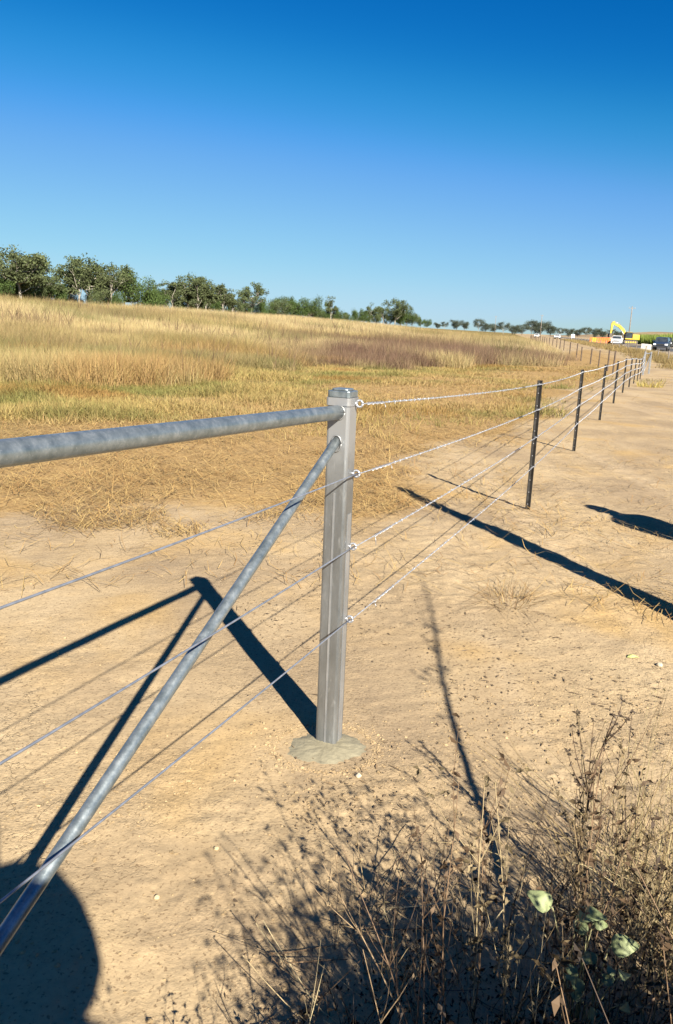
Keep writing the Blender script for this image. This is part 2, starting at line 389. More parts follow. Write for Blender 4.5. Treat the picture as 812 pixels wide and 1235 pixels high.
strip('road', 0, 8.4, .030, M['asphalt'])
strip('edge_line', .25, .40, .036, M['white_line'])
strip('edge_line', 8.0, 8.15, .036, M['white_line'])

def hill():
    xs = np.linspace(60, 1500, 90); V = []; L = []
    for i, x in enumerate(xs):
        hgt = 11*ss(285, 430, np.array(x))*1.0
        for j, (dy, f) in enumerate([(0, 0), (60, .55), (130, .92), (200, 1), (330, .7), (480, 0)]):
            V.append((x, 820+dy+.2*x, f*float(hgt)-.3+1.1*float(fbm(np.array([x]), np.array([dy*1.]), 90, 3, 3)[0])*f*3))
    for i in range(89):
        for j in range(5): a = i*6+j; L += [a, a+6, a+7, a+1]
    m = noise_mat('brown_hill', (.16, .10, .055), (.26, .19, .10), .02, .95)
    o = bpy.data.objects.new('hill', mesh_from_np('hill', np.array(V), L, [4]*(89*5), m, smooth=True)); link(o, kind='structure')
hill()

# ------------------------------------------------------------------ grass, straw, crumbs
def blades(P, n, hgt, spread, width, lean, cols, seg=2, cvar=.12, bend=.5):
    """P (k,3) tuft bases, n blades each; per-tuft hgt,width arrays, cols (k,3)."""
    k = len(P); K = k*n
    base = np.repeat(P, n, 0).astype(float); H = np.repeat(hgt, n)*rng.uniform(.45, 1.1, K); W = np.repeat(width, n)*rng.uniform(.7, 1.3, K)
    S = np.repeat(spread, n)
    a = rng.uniform(0, 2*np.pi, K); rr = S*np.sqrt(rng.uniform(0, 1, K))
    base[:, 0] += np.cos(a)*rr; base[:, 1] += np.sin(a)*rr
    la = a + rng.normal(0, .8, K); ln = np.abs(rng.normal(lean, lean*.6, K))
    dirx, diry = np.cos(la)*ln, np.sin(la)*ln
    fa = rng.uniform(0, np.pi, K); wx, wy = np.cos(fa)*W/2, np.sin(fa)*W/2
    C = np.clip(np.repeat(cols, n, 0)*(1+rng.normal(0, cvar, (K, 1))) * (1+rng.normal(0, .04, (K, 3))), .01, .9)
    vs = []
    for s_ in range(seg+1):
        f = s_/seg; off = f*(1-bend)+f*f*bend
        cx = base[:, 0]+dirx*H*off; cy = base[:, 1]+diry*H*off; cz = base[:, 2]-.01+H*f*np.sqrt(np.clip(1-(ln*f*.6)**2, .25, 1))
        if s_ < seg:
            w = 1-.35*f
            vs.append(np.stack([cx-wx*w, cy-wy*w, cz], 1)); vs.append(np.stack([cx+wx*w, cy+wy*w, cz], 1))
        else: vs.append(np.stack([cx, cy, cz], 1))
    nv = 2*seg+1; V = np.stack(vs, 1).reshape(-1, 3); Cc = np.repeat(C, nv, 0)
    b0 = np.arange(K)*nv; L = []
    for s_ in range(seg-1): L.append(np.stack([b0+2*s_, b0+2*s_+1, b0+2*s_+3, b0+2*s_+2], 1))
    quads = np.concatenate(L) if L else np.zeros((0, 4), int)
    tris = np.stack([b0+2*seg-2, b0+2*seg-1, b0+2*seg], 1)
    return V, np.concatenate([quads.ravel(), tris.ravel()]), np.concatenate([np.full(len(quads), 4), np.full(len(tris), 3)]), Cc
def join(parts):
    V = []; L = []; Cn = []; C = []; b = 0
    for v, l, c, cc in parts: V.append(v); L.append(l+b); Cn.append(c); C.append(cc); b += len(v)
    return np.concatenate(V), np.concatenate(L), np.concatenate(Cn), np.concatenate(C)
def polar(n, r0_, r1_, a0=-29, a1=29):
    r_ = r0_*(r1_/r0_)**rng.uniform(0, 1, n); a = np.radians(rng.uniform(a0, a1, n)); return r_*np.sin(a), r_*np.cos(a)
def mixc(a, b, f): return np.asarray(a)*(1-f[:, None])+np.asarray(b)*f[:, None]

def tall_grass():
    x, y = polar(92000, 17, 190); d = leftd(x, y); fd = np.minimum(d, left2(x, y)+8); n1 = fbm(x, y, 5, 3, 90)
    keep = (d+n1*9 > 11.0-4.5*ss(32, 60, np.hypot(x, y))) & (left2(x, y)+n1*5 > 1.5+ss(60, 140, y)*1.5)
    pk = ss(9, 14, d+n1*6+5*ss(32, 60, np.hypot(x, y)))*.85+.15; keep &= rng.uniform(0, 1, len(x)) < pk
    x, y = x[keep], y[keep]; rad = np.hypot(x, y)
    hb = (.55+.55*ss(-.2, .25, fbm(x, y, 7, 3, 91)))*(.75+.25*ss(16, 40, rad))
    straw = np.array([.48, .37, .165]); tan = np.array([.33, .25, .11])
    c = mixc(straw, tan, ss(-.15, .2, fbm(x, y, 9, 3, 92)))
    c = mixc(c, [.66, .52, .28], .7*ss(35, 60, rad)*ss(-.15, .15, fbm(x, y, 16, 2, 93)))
    green = ss(.03, .18, fbm(x, y, 6, 3, 94)+.06*(1-ss(25, 45, rad))); c = mixc(c, [.20, .20, .07], .65*green)
    azd = np.degrees(np.arctan2(x, y))
    # seeding weeds: purple-brown drift to the right of centre, rust-brown clumps in front of it
    pur = ss(-.07, .10, fbm(x, y, 7, 4, 95)+.19*np.exp(-((azd-5)/8)**2)-.01)*ss(-7, 0, azd)*ss(27, 34, rad)*(1-ss(62, 78, rad))
    c = mixc(c, [.16, .085, .07], .85*pur); wv = ss(.0, .2, fbm(x, y, 3.5, 3, 97)); c = mixc(c, [.27, .19, .10], .5*wv); hb = hb*(1+.15*pur)
    rust = ss(.12, .22, fbm(x, y, 4.5, 3, 96))*(1-ss(34, 42, rad)); c = mixc(c, [.40, .22, .08], .5*rust)
    P = np.stack([x, y, gz(x, y)], 1); w = .005+.00028*rad
    near = rad < 45
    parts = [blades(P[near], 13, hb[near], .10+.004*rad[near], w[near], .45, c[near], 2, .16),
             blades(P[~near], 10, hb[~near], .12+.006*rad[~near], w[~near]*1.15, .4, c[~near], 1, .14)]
    x, y = polar(5200, 20, 85); d = leftd(x, y); azd = np.degrees(np.arctan2(x, y)); rad = np.hypot(x, y)
    kk_ = (d+fbm(x, y, 5, 3, 90)*9 > 11-4.5*ss(32, 60, rad)) & (left2(x, y) > 2) & (rng.uniform(0, 1, len(x)) < .12+.88*ss(-.02, .15, fbm(x, y, 6, 3, 98)+.12*np.exp(-((azd-5)/9)**2)))
    x, y, rad = x[kk_], y[kk_], rad[kk_]; c = mixc([.13, .08, .055], [.30, .21, .11], rng.uniform(0, 1, len(x))); P2 = np.stack([x, y, gz(x, y)], 1)
    parts.append(blades(P2, 5, rng.uniform(.8, 1.35, len(x)), .06+.003*rad, .008+.00035*rad, .35, c, 2, .2))
    V, L, Cn, C = join(parts)
    o = bpy.data.objects.new('tall_grass', mesh_from_np('tall_grass', V, L, Cn, M['grass'], C)); link(o, None, 'tall dry golden grass with purple-brown seed heads filling the paddock', 'grass', kind='stuff')
def short_grass():
    x, y = polar(72000, 7.5, 60); d = leftd(x, y); n1 = fbm(x, y, 2.6, 3, 100)
    zone = ss(3.4, 7.2, d+n1*6-2.0*(1-ss(14, 26, np.hypot(x, y))))*(1-.4*ss(16, 22, d)); zone = np.maximum(zone, .5*ss(1.6, 3.6, d+fbm(x, y, 3, 3, 104)*5)*ss(10, 15, np.hypot(x, y))); l2 = left2(x, y)+(44-y).clip(0)*.2
    keep = (rng.uniform(0, 1, len(x)) < zone*(.25+.9*ss(-.2, .15, n1))) & (l2+n1*3 > .5)
    x, y = x[keep], y[keep]; rad = np.hypot(x, y); n2 = fbm(x, y, 1.5, 3, 101)
    c = mixc([.43, .32, .12], [.24, .22, .07], ss(-.14, .20, n2)); c = mixc(c, [.36, .19, .06], .6*ss(.1, .2, fbm(x, y, 3, 3, 102)))
    h = .14+.16*ss(-.1, .25, fbm(x, y, 2, 3, 103))+.12*ss(9, 14, leftd(x, y))
    dead = ss(2.2, 4.5, leftd(x, y)+fbm(x, y, 3, 3, 104)*5)*(1-ss(5.5, 8, leftd(x, y)+fbm(x, y, 2.6, 3, 100)*5))
    h = h*(1-.5*dead); c = mixc(c, [.42, .29, .13], .8*dead)
    P = np.stack([x, y, gz(x, y)], 1)
    V, L, Cn, C = blades(P, 10, h, .05+.006*rad, .005+.00035*rad, .8, c, 2, .18)
    o = bpy.data.objects.new('short_grass', mesh_from_np('short_grass', V, L, Cn, M['grass'], C)); link(o, None, 'short yellow-green dry grass along the near edge of the paddock', 'grass', kind='stuff')
def litter():
    x, y = polar(150000, 4.6, 38, -27, 27); d = leftd(x, y); n1 = fbm(x, y, 1.4, 4, 110)
    z = strawzone(x, y, n1)*(.35+.9*ss(-.12, .12, fbm(x, y, .7, 3, 111)))
    z = np.maximum(z, .035+.10*ss(.1, .2, fbm(x, y, .9, 3, 112)))
    keep = rng.uniform(0, 1, len(x)) < z
    # thin scatter on the right track too
    x, y = x[keep], y[keep]; K = len(x); rad = np.hypot(x, y)
    Ln = rng.lognormal(-2.1, .55, K).clip(.03, .45); a = rng.uniform(0, np.pi, K) ; W = .0022+.00024*rad
    W = W*rng.uniform(.6, 1.3, K); tilt = np.abs(rng.normal(0, .16, K)); dx, dy = np.cos(a)*Ln/2, np.sin(a)*Ln/2; wx, wy = -np.sin(a)*W/2, np.cos(a)*W/2
    lift = rng.uniform(.003, .03, K)
    bow = rng.normal(0, .12, K)*Ln
    def pt(f, sgn):
        ox = dx*f - np.sin(a)*bow*(1-f*f); oy = dy*f + np.cos(a)*bow*(1-f*f)
        px, py = x+ox+wx*sgn, y+oy+wy*sgn
        return np.stack([px, py, gz(px, py)+lift+(f+1)*Ln/2*tilt], 1)
    Vv = np.stack([pt(-1, -1), pt(-1, 1), pt(0, 1), pt(1, 0.6), pt(1, -.6), pt(0, -1)], 1).reshape(-1, 3)
    b = np.arange(K)*6; q1 = np.stack([b, b+1, b+2, b+5], 1); q2 = np.stack([b+5, b+2, b+3, b+4], 1)
    c = mixc([.58, .41, .16], [.32, .17, .055], rng.uniform(0, 1, K)**1.1); c = c*rng.uniform(.75, 1.15, (K, 1))
    dk = rng.uniform(0, 1, K) < .05; c[dk] = (.10, .07, .04)
    L = np.concatenate([q1.ravel(), q2.ravel()])
    o = bpy.data.objects.new('straw_litter', mesh_from_np('straw_litter', Vv, L, np.full(2*K, 4), M['straw'], np.repeat(c, 6, 0))); link(o, None, 'loose cut straw lying on the sandy soil', 'straw', kind='stuff')
def rocks(name, x, y, s, c, label, mat=None):
    ico = bmesh.new(); bmesh.ops.create_icosphere(ico, subdivisions=1, radius=1); ico.verts.ensure_lookup_table()
    B = np.array([v.co[:] for v in ico.verts]); Fc = np.array([[v.index for v in f.verts] for f in ico.faces]); ico.free()
    K = len(x); nb = len(B)
    V = B[None]*(1+rng.uniform(-.3, .3, (K, nb, 1)))*s[:, None, None]*np.stack([rng.uniform(.7, 1.4, K), rng.uniform(.7, 1.3, K), rng.uniform(.4, .85, K)], 1)[:, None, :]
    V[:, :, 0] += x[:, None]; V[:, :, 1] += y[:, None]; V[:, :, 2] += (gz(x, y)+s*.18)[:, None]
    L = (Fc[None]+np.arange(K)[:, None, None]*nb).reshape(-1)
    o = bpy.data.objects.new(name, mesh_from_np(name, V.reshape(-1, 3), L, np.full(K*len(Fc), 3), mat or M['crumb'], np.repeat(c, nb, 0), smooth=False))
    link(o, None, label, name.replace('_', ' '), kind='stuff')
def crumbs():
    x, y = polar(24000, 1.25, 9, -28, 28)
    n1 = fbm(x, y, .6, 4, 120); dens = .10+.9*ss(.05, .25, n1+.10*ss(-.3, .6, x)*(1-ss(2.6, 4, y)))
    # spoil around the footing and rougher ground below it
    dens = np.maximum(dens, 1.6*np.exp(-((np.hypot((x+.005), (y-2.69)/.9)-.175)/.05)**2)); dens = np.maximum(dens, .8*np.exp(-((np.hypot(x-.03, y-2.6)-.24)/.14)**2)); dens = np.maximum(dens, .6*ss(-.35, .1, x)*(1-ss(2.3, 2.7, y))*ss(-.1, .15, n1+.1))
    dens *= 1-ss(1.5, 3, leftd(x, y))*.8
    k = (rng.uniform(0, 1, len(x)) < dens) & (np.hypot(x, y-2.69) > .138); x, y = x[k], y[k]
    a = rng.uniform(0, 6.28, 900); q = .180+np.abs(rng.normal(0, .028, 900)); x = np.concatenate([x, -.005+q*np.cos(a)]); y = np.concatenate([y, 2.69+q*.88*np.sin(a)]); K = len(x)
    s = rng.lognormal(-6.05, .5, K).clip(.0012, .008)
    c = mixc([.38, .27, .15], [.47, .35, .20], rng.uniform(0, 1, K)); c = c*rng.uniform(.75, 1.1, (K, 1))
    rocks('soil_crumbs', x, y, s, c, 'small crumbs and clods of dry sandy soil scattered over the bare ground')
def debris():
    x, y = polar(15000, 1.3, 16, -8, 28); n1 = fbm(x, y, .8, 4, 150)
    k = rng.uniform(0, 1, len(x)) < .04+.9*ss(.02, .2, n1+.12*ss(.1, 1.2, x)*(1-ss(5, 7, y)))
    x, y = x[k], y[k]; K = len(x); a = rng.uniform(0, 6.28, K); L_ = rng.lognormal(-4.5, .7, K).clip(.004, .10); w_ = rng.uniform(.0012, .004, K)
    ux, uy = np.cos(a), np.sin(a); z = gz(x, y)+.003
    def q(f, g, dz): return np.stack([x+ux*L_*f-uy*w_*g, y+uy*L_*f+ux*w_*g, z+dz], 1)
    V = np.stack([q(-.5, 0, 0), q(-.1, 1, .004), q(.5, .3, .003), q(.1, -1, 0*a+.001)], 1).reshape(-1, 3)
    c = mixc([.10, .07, .045], [.26, .18, .10], rng.uniform(0, 1, K)); b = np.arange(K)*4
    o = bpy.data.objects.new('plant_debris', mesh_from_np('plant_debris', V, np.stack([b, b+1, b+2, b+3], 1).ravel(), np.full(K, 4), M['straw'], np.repeat(c, 4, 0)))
    link(o, None, 'tiny dark bits of dead plant scattered on the dirt right of the fence', 'plant debris', kind='stuff')
tall_grass(); short_grass(); litter(); crumbs(); debris()

# ------------------------------------------------------------------ strainer assembly
Z0 = gzf(PB.x, PB.y)
frame = Matrix((( -FD.x, FN.x, 0, PB.x), (-FD.y, FN.y, 0, PB.y), (0, 0, 1, 0), (0, 0, 0, 1)))   # local x = towards the camera along the fence, y = right
def lp(x, y, z): return frame @ Vector((x, y, z))
SA = empty('strainer_assembly', tuple(PB), 'big galvanised steel strainer post with welded top rail and diagonal brace set in concrete', 'fence post')
def part(mb, name, mat, parent=None, **kw):
    o = mb.build(name, mat, parent, **kw); return o
def to_world(mb):       # builder made in assembly-local axes -> coordinates relative to the post base
    mb.v = [tuple(frame.to_3x3() @ Vector(v)) for v in mb.v]; return mb
hw = .0415; ch = .010
def sq(h, c_): return [(-h+c_, -h), (h-c_, -h), (h-c_*.3, -h+c_*.3), (h, -h+c_), (h, h-c_), (h-c_*.3, h-c_*.3), (h-c_, h), (-h+c_, h), (-h+c_*.3, h-c_*.3), (-h, h-c_), (-h, -h+c_), (-h+c_*.3, -h+c_*.3)]
mb = MB(); mb.prism(sq(hw, ch), -.3, 1.31); to_world(mb); post = part(mb, 'post', M['galv_post'], SA)
mb = MB(); mb.box(hw-.001, hw+.0022, -.004, .003, -.05, .98); mb.box(-.02, .012, hw-.001, hw+.0018, -.05, .9); to_world(mb); part(mb, 'weld_seam', M['zinc_paint'], post)
mb = MB(); mb.prism(sq(hw+.0035, ch), 1.285, 1.312); to_world(mb); part(mb, 'collar', M['zinc_paint'], SA)
mb = MB(); mb.prism(sq(hw+.001, ch), 1.3125, 1.335); mb.prism(sq(hw-.010, ch), 1.3352, 1.342); to_world(mb); part(mb, 'cap', M['galv_pipe'], SA, bevel=.003)
rail = MB(); rl = [(hw-.004, 0, 1.262), (.7, .001, 1.275), (1.4, .0, 1.292), (2.6, .0, 1.315)]
rail.tube([(hw-.004+(2.55)*i/24, .0, 1.262+.0375*(2.55*i/24)) for i in range(25)], .0242, 20); to_world(rail)
rail_o = part(rail, 'top_rail', M['galv_pipe'], SA, smooth=True)
br = MB(); bt, bb = Vector((hw-.012, -.002, 1.166)), Vector((2.75, 0, 1.166-.478*2.716))
br.tube([bt.lerp(bb, i/20) for i in range(21)], .0162, 18); to_world(br); br_o = part(br, 'brace', M['galv_pipe'], SA, smooth=True)
for (cx, cz, r_, sx) in ((hw+.001, 1.262, .0255, 1.0), (hw+.003, 1.155, .0185, 1.5)):
    wd = MB(); pts = [(cx+random.uniform(-.001, .0015), math.cos(a)*r_, cz+math.sin(a)*r_*sx) for a in [2*math.pi*k/24 for k in range(25)]]
    wd.tube(pts, .0026, 6); to_world(wd); part(wd, 'weld_bead', M['zinc_paint'], SA, smooth=True)
WZ = [1.306, 1.046, .779, .501]
for i, z in enumerate(WZ):
    rg = MB(); zz = min(z, 1.292)
    cx, cy = -.012, hw+.017
    rg.tube([(cx+.0, cy+math.cos(a)*.0115, zz+math.sin(a)*.0115) for a in [2*math.pi*k/16 for k in range(17)]], .0042, 8)
    rg.tube([(cx, hw-.004, zz), (cx, hw+.008, zz)], .0055, 8)
    to_world(rg); part(rg, 'eye_ring', M['wire_bright'], SA, smooth=True)

# footing
mb = MB(); n = 64; vs = [(0, 0, .026)]; fs = []
for j, (rr, zz) in enumerate([(.05, .027), (.075, .026), (.10, .0225), (.122, .019), (.145, .013), (.165, .009), (.192, -.008)]):
    for k in range(n):
        a = 2*math.pi*k/n; w = 1+.10*math.sin(a*2+1)+.05*math.sin(a*5+2)+random.uniform(-.011, .011)*j
        vs.append((rr*w*math.cos(a), rr*w*.86*math.sin(a), zz+random.uniform(-.0022, .0022)))
fs = [(0, 1+k, 1+(k+1) % n) for k in range(n)]+[(1+j*n+k, 1+(j+1)*n+k, 1+(j+1)*n+(k+1) % n, 1+j*n+(k+1) % n) for j in range(6) for k in range(n)]
mb.add(vs, fs); o = mb.build('concrete_footing', M['concrete_wet'], None, True, loc=(-.005, 2.690, Z0-.015), label='freshly poured grey-green concrete footing around the strainer post base', cat='concrete footing')

M['rim'] = noise_mat('bright_steel', (.4, .4, .42), (.55, .55, .57), 20, .35, .6)
# ------------------------------------------------------------------ star pickets
def z_at(x, y): return gzf(x, y)
TY = [6.96, 10.86, 15.1, 19.0, 22.9, 26.9, 30.9, 35.0, 39.0]
TH = [1.16, 1.107, 1.045, 1.0, .98, .97, .97, .98, 1.0]
def fx(y): return PB.x + .4*(y-PB.y) + (.035 if y < 8 else 0)
ORD = ['first and nearest', 'second', 'third', 'fourth', 'fifth', 'sixth', 'seventh', 'eighth', 'ninth and farthest']
TW = []       # wire points at pickets
for i, (y, H_) in enumerate(zip(TY, TH)):
    x = fx(y); zb = macro(np.array([x]), np.array([y]))[0]; zb = float(zb)
    t = empty('star_picket', (x, y, zb), f'{ORD[i]} black star picket along the wire fence from the galvanised strainer post', 'fence post', 'star pickets along the new barbed wire fence', rz=R(-21.8))
    mb = MB(); w, th = .024, .0028
    for a in (90, 210, 330):
        a = R(a+10); c_, s_ = math.cos(a), math.sin(a)
        q = [(-s_*th, c_*th), (-s_*th+c_*w, c_*th+s_*w), (s_*th+c_*w, -c_*th+s_*w), (s_*th, -c_*th)]
        mb.prism([(s_*-th, c_*th), (s_*th, -c_*th), (s_*th+c_*w, -c_*th+s_*w), (-s_*th+c_*w, c_*th+s_*w)], -.3, H_)
    body = mb.build('picket', M['black_steel'], t)
    fr = [.973, .785, .575, .348]
    zs = [H_*f for f in fr]; TW.append([(x+.012, y-.018, zb+z) for z in zs])
    if i < 5:
        for z in zs:
            mb = MB(); mb.tube([(.014+math.cos(a)*.020, -.012+math.sin(a)*.020, z+.004*math.sin(a*2)) for a in [k*.7 for k in range(12)]], .0022, 5)
            mb.build('wire_tie', M['wire_bright'], t, True)
    if i < 3:
        for k in range(int(H_/.11)):
            z = .06+k*.11; mb = MB(); mb.box(-.0032, .0032, -.0285, -.0262, z-.0032, z+.0032); mb.build('peg_hole', M['rim'], body)

# end assembly far along the fence
EA = (fx(43.2), 43.2, float(macro(np.array([fx(43.2)]), np.array([43.2]))[0]))
t = empty('end_assembly', EA, 'distant pale galvanised end post assembly where the new wire fence stops', 'fence post', rz=R(-21.8))
for (px, py, h) in ((0, 0, 1.25), (.25, 2.6, 1.22)):
    mb = MB(); mb.prism([(px+a, py+b) for a, b in sq(.05, .01)], -.2, h); mb.build('post', M['zinc_paint'], t)
mb = MB(); mb.tube([(0, 0, 1.15), (.25, 2.6, 1.12)], .03, 10); mb.build('top_rail', M['zinc_paint'], t, True)
mb = MB(); mb.tube([(.25, 2.6, 1.1), (.0, .1, .1)], .025, 10); mb.build('brace', M['zinc_paint'], t, True)

# ------------------------------------------------------------------ wires
def barbed(i):
    nm = ['top', 'second', 'third', 'lowest'][i]
    t = empty('barbed_wire', tuple(lp(-.012, hw+.02, WZ[i])), f'{nm} of the four silver barbed wires strung from the strainer post along the star pickets', 'barbed wire', 'barbed wires of the new fence')
    org = Vector(t.location)
    pts = [lp(-.012, hw+.024, min(WZ[i], 1.292))] + [Vector(TW[k][i]) for k in range(9)] + [Vector((EA[0], EA[1], EA[2]+[1.2, .95, .7, .45][i]))]
    path = []
    for a, b in zip(pts[:-1], pts[1:]):
        L = (b-a).length; n = 24 if not path else 10
        for k in range(n):
            f = k/n; p = a.lerp(b, f); p.z -= .014*4*f*(1-f)*(1 if path else .8); path.append(p)
    path.append(pts[-1])
    # arclength
    S = [0]
    for a, b in zip(path[:-1], path[1:]): S.append(S[-1]+(b-a).length)
    def at(s):
        s = min(max(s, 0), S[-1]-1e-4); k = int(np.searchsorted(S, s, 'right'))-1; f = (s-S[k])/(S[k+1]-S[k]); return path[k].lerp(path[k+1], f), (path[k+1]-path[k]).normalized()
    st = MB()
    for ph in (0, math.pi):
        q = []; s = .0; knot0 = [.05, .16, .22, .26][i]
        while s < 11:
            p, tn = at(s); n1 = tn.cross(Vector((0, 0, 1))).normalized(); n2 = n1.cross(tn); r_ = .0018 if s > knot0 else .0010
            q.append(p + (n1*math.cos(s*75+ph)+n2*math.sin(s*75+ph))*r_ - org); s += .014 if s < 8 else .03
        st.tube(q, .0014, 5)
    q = []; s = 11
    while s < S[-1]: q.append(at(s)[0]-org); s += .5
    q.append(path[-1]-org)
    st.tube(q, [.0026+.0050*k/len(q) for k in range(len(q))], 5)
    st.build('strand', M['wire'], t, True)
    # tie-off wraps
    kn = MB(); s0, s1 = [(.06, .24), (.15, .36), (.21, .42), (.25, .50)][i]; q = []; s = s0
    while s < s1:
        p, tn = at(s); n1 = tn.cross(Vector((0, 0, 1))).normalized(); n2 = n1.cross(tn); ph = s*360
        r_ = .0030+.0022*math.sin(s*67+i)**2; q.append(p+(n1*math.cos(ph)+n2*math.sin(ph))*r_-org); s += .0022
    kn.tube(q, .0011, 5)
    p, tn = at(s0 if i in (2, 3) else s1)
    kn.tube([p-org, p-org+Vector((.006, -.006, -.010)), p-org+Vector((.008, -.012, -.035 if i == 2 else -.018))], .0013, 5)
    kn.build('knot', M['wire_bright'], t, True)
    def barb(p, tn, k, sc=1.0):
        n1 = tn.cross(Vector((0, 0, 1))).normalized(); n2 = n1.cross(tn); b = MB()
        th = random.uniform(0, 6.28)
        for sgn in (0, math.pi/2):
            d = n1*math.cos(th+sgn)+n2*math.sin(th+sgn)
            b.tube([p-d*.010*sc+tn*.006, p-d*.003*sc, p+d*.003*sc, p+d*.010*sc-tn*.006], [.0005*sc, .0014*sc, .0014*sc, .0005*sc], 5)
        b.tube([p+(n1*math.cos(a)+n2*math.sin(a))*.0038*sc+tn*(a*.0006-.005) for a in [k_*.75 for k_ in range(26)]], .0012*sc, 4)
        return b
    s = s1+.06; k = 0; rest = MB()
    while s < S[-1]:
        p, tn = at(s); p = p-org
        if k < 90: barb(p, tn, k, random.uniform(.65, 1.0)+.03*s/3).build('barb', M['wire_bright'], t, True)
        else:
            b = barb(p, tn, k, 1.3+.03*s); rest.add(b.v[:16], b.f[:8])
            n1 = Vector((0, 0, 1)); rest.tube([p-tn*.012, p+tn*.012], .004+.0003*s, 4)
        s += .075+random.uniform(-.012, .012); k += 1
    rest.build('barb', M['wire_bright'], t, True, kind='stuff')
for i in range(4): barbed(i)
LW = [(1.046, 1.084, -.55, 1.229), (.779, .809, -.558, 1.209), (.501, .549, -.565, 1.191)]
for i, (z0, z1, x1, y1) in enumerate(LW):
    a = lp(-.012, hw+.020, z0); b = Vector((x1, y1, z1)); d = (b-a); e = a + d*1.75
    t = MB(); t.tube([a.lerp(e, k/30)-a-Vector((0, 0, .010*4*(k/30)*(1-k/30)-.0*k)) for k in range(31)], .0027, 8)
    t.build('plain_wire', M['wire_plain'], None, True, loc=tuple(a), label=f'{["highest", "middle", "lowest"][i]} of the three smooth wires running from the strainer post in front of the brace', cat='wire', group='smooth wires under the top rail')

# ------------------------------------------------------------------ older fences
def old_fence(name, label, y0, y1, n, xf, h, mat, wires, group, grow=.0):
    t = empty(name, (xf(y0), y0, 0), label, 'fence'); o0 = Vector(t.location)
    tops = []
    for k in range(n):
        f = k/(n-1); y = y0+(y1-y0)*f**1.35; x = xf(y)+random.uniform(-.1, .1); z = float(macro(np.array([x]), np.array([y]))[0])
        hh = h*random.uniform(.93, 1.07); r_ = random.uniform(.03, .045)+grow*y/100
        ln = random.uniform(-.03, .03)
        mb = MB(); mb.tube([(x-o0.x, y-o0.y, z-.2), (x-o0.x+ln, y-o0.y, z+hh)], [r_, r_*.9], 7); mb.build('post', mat, t)
        tops.append((x-o0.x, y-o0.y, z))
    mb = MB()
    for w in wires: mb.tube([(a, b, c+h*w) for a, b, c in tops], .004+grow*.05, 4)
    mb.build('wires', M['rust_steel'], t)
old_fence('boundary_fence', 'old fence of thin dark posts running away along the edge of the grassy paddock', 44, 250, 24, lambda y: F2A[0]+(y-F2A[1])*F2T, 1.15, M['rust_steel'], (.3, .6, .92), None, .02)
old_fence('roadside_fence', 'low weathered post and wire fence beside the road verge', 52, 300, 26, lambda y: 25.4+(y-60)*F3T, 1.0, M['old_wood'], (.4, .9), None, .03)

# verge grass along the roadside fence, tussocks
def verge():
    n = 6500; y = 48*(260/48)**rng.uniform(0, 1, n); x = 25.4+(y-60)*F3T+rng.normal(0, .9, n)
    c = mixc([.42, .31, .14], [.27, .20, .08], rng.uniform(0, 1, n)); P = np.stack([x, y, macro(x, y)], 1); rad = y
    n2 = fbm(x, y, 3, 2, 130); k = n2 > -.1; P, c, rad = P[k], c[k], rad[k]
    V, L, Cn, C = blades(P, 9, .35+.35*rng.uniform(0, 1, len(P)), .2+0*rad, .006+.0004*rad, .5, c, 1, .15)
    o = bpy.data.objects.new('verge_grass', mesh_from_np('verge_grass', V, L, Cn, M['grass'], C)); link(o, None, 'dry brown grass growing along the roadside fence', 'grass', kind='stuff')
verge()
def tuft(name, x, y, n, h, sp, w, c, label, lean=.7, cat='grass tuft'):
    P = np.array([[0, 0, 0.0]]); V, L, Cn, C = blades(P, n, np.array([h]), np.array([sp]), np.array([w]), lean, np.array([c]), 2, .2)
    o = bpy.data.objects.new(name, mesh_from_np(name, V, L, Cn, M['grass'], C)); o.location = (x, y, float(macro(np.array([x]), np.array([y]))[0])); link(o, None, label, cat); return o
tuft('grass_tuft', 10.6, 27.6, 130, .32, .45, .018, (.42, .33, .10), 'small yellow-green grass tuft alone on the dirt track right of the fence')
tuft('grass_tuft', 1.04, 4.42, 170, .17, .13, .003, (.36, .24, .11), 'flattened clump of dead straw on bare ground between strainer post and pole shadow', 2.1)
tuft('grass_tuft', 12.4, 60.0, 260, 1.3, .9, .05, (.13, .13, .04), 'dark green bushy tuft at the right edge of the tall grass', .6)
tuft('grass_tuft', 14.0, 36.0, 60, .22, .5, .02, (.32, .26, .12), 'faint sparse dry tuft on the track beyond the yellow-green tuft')

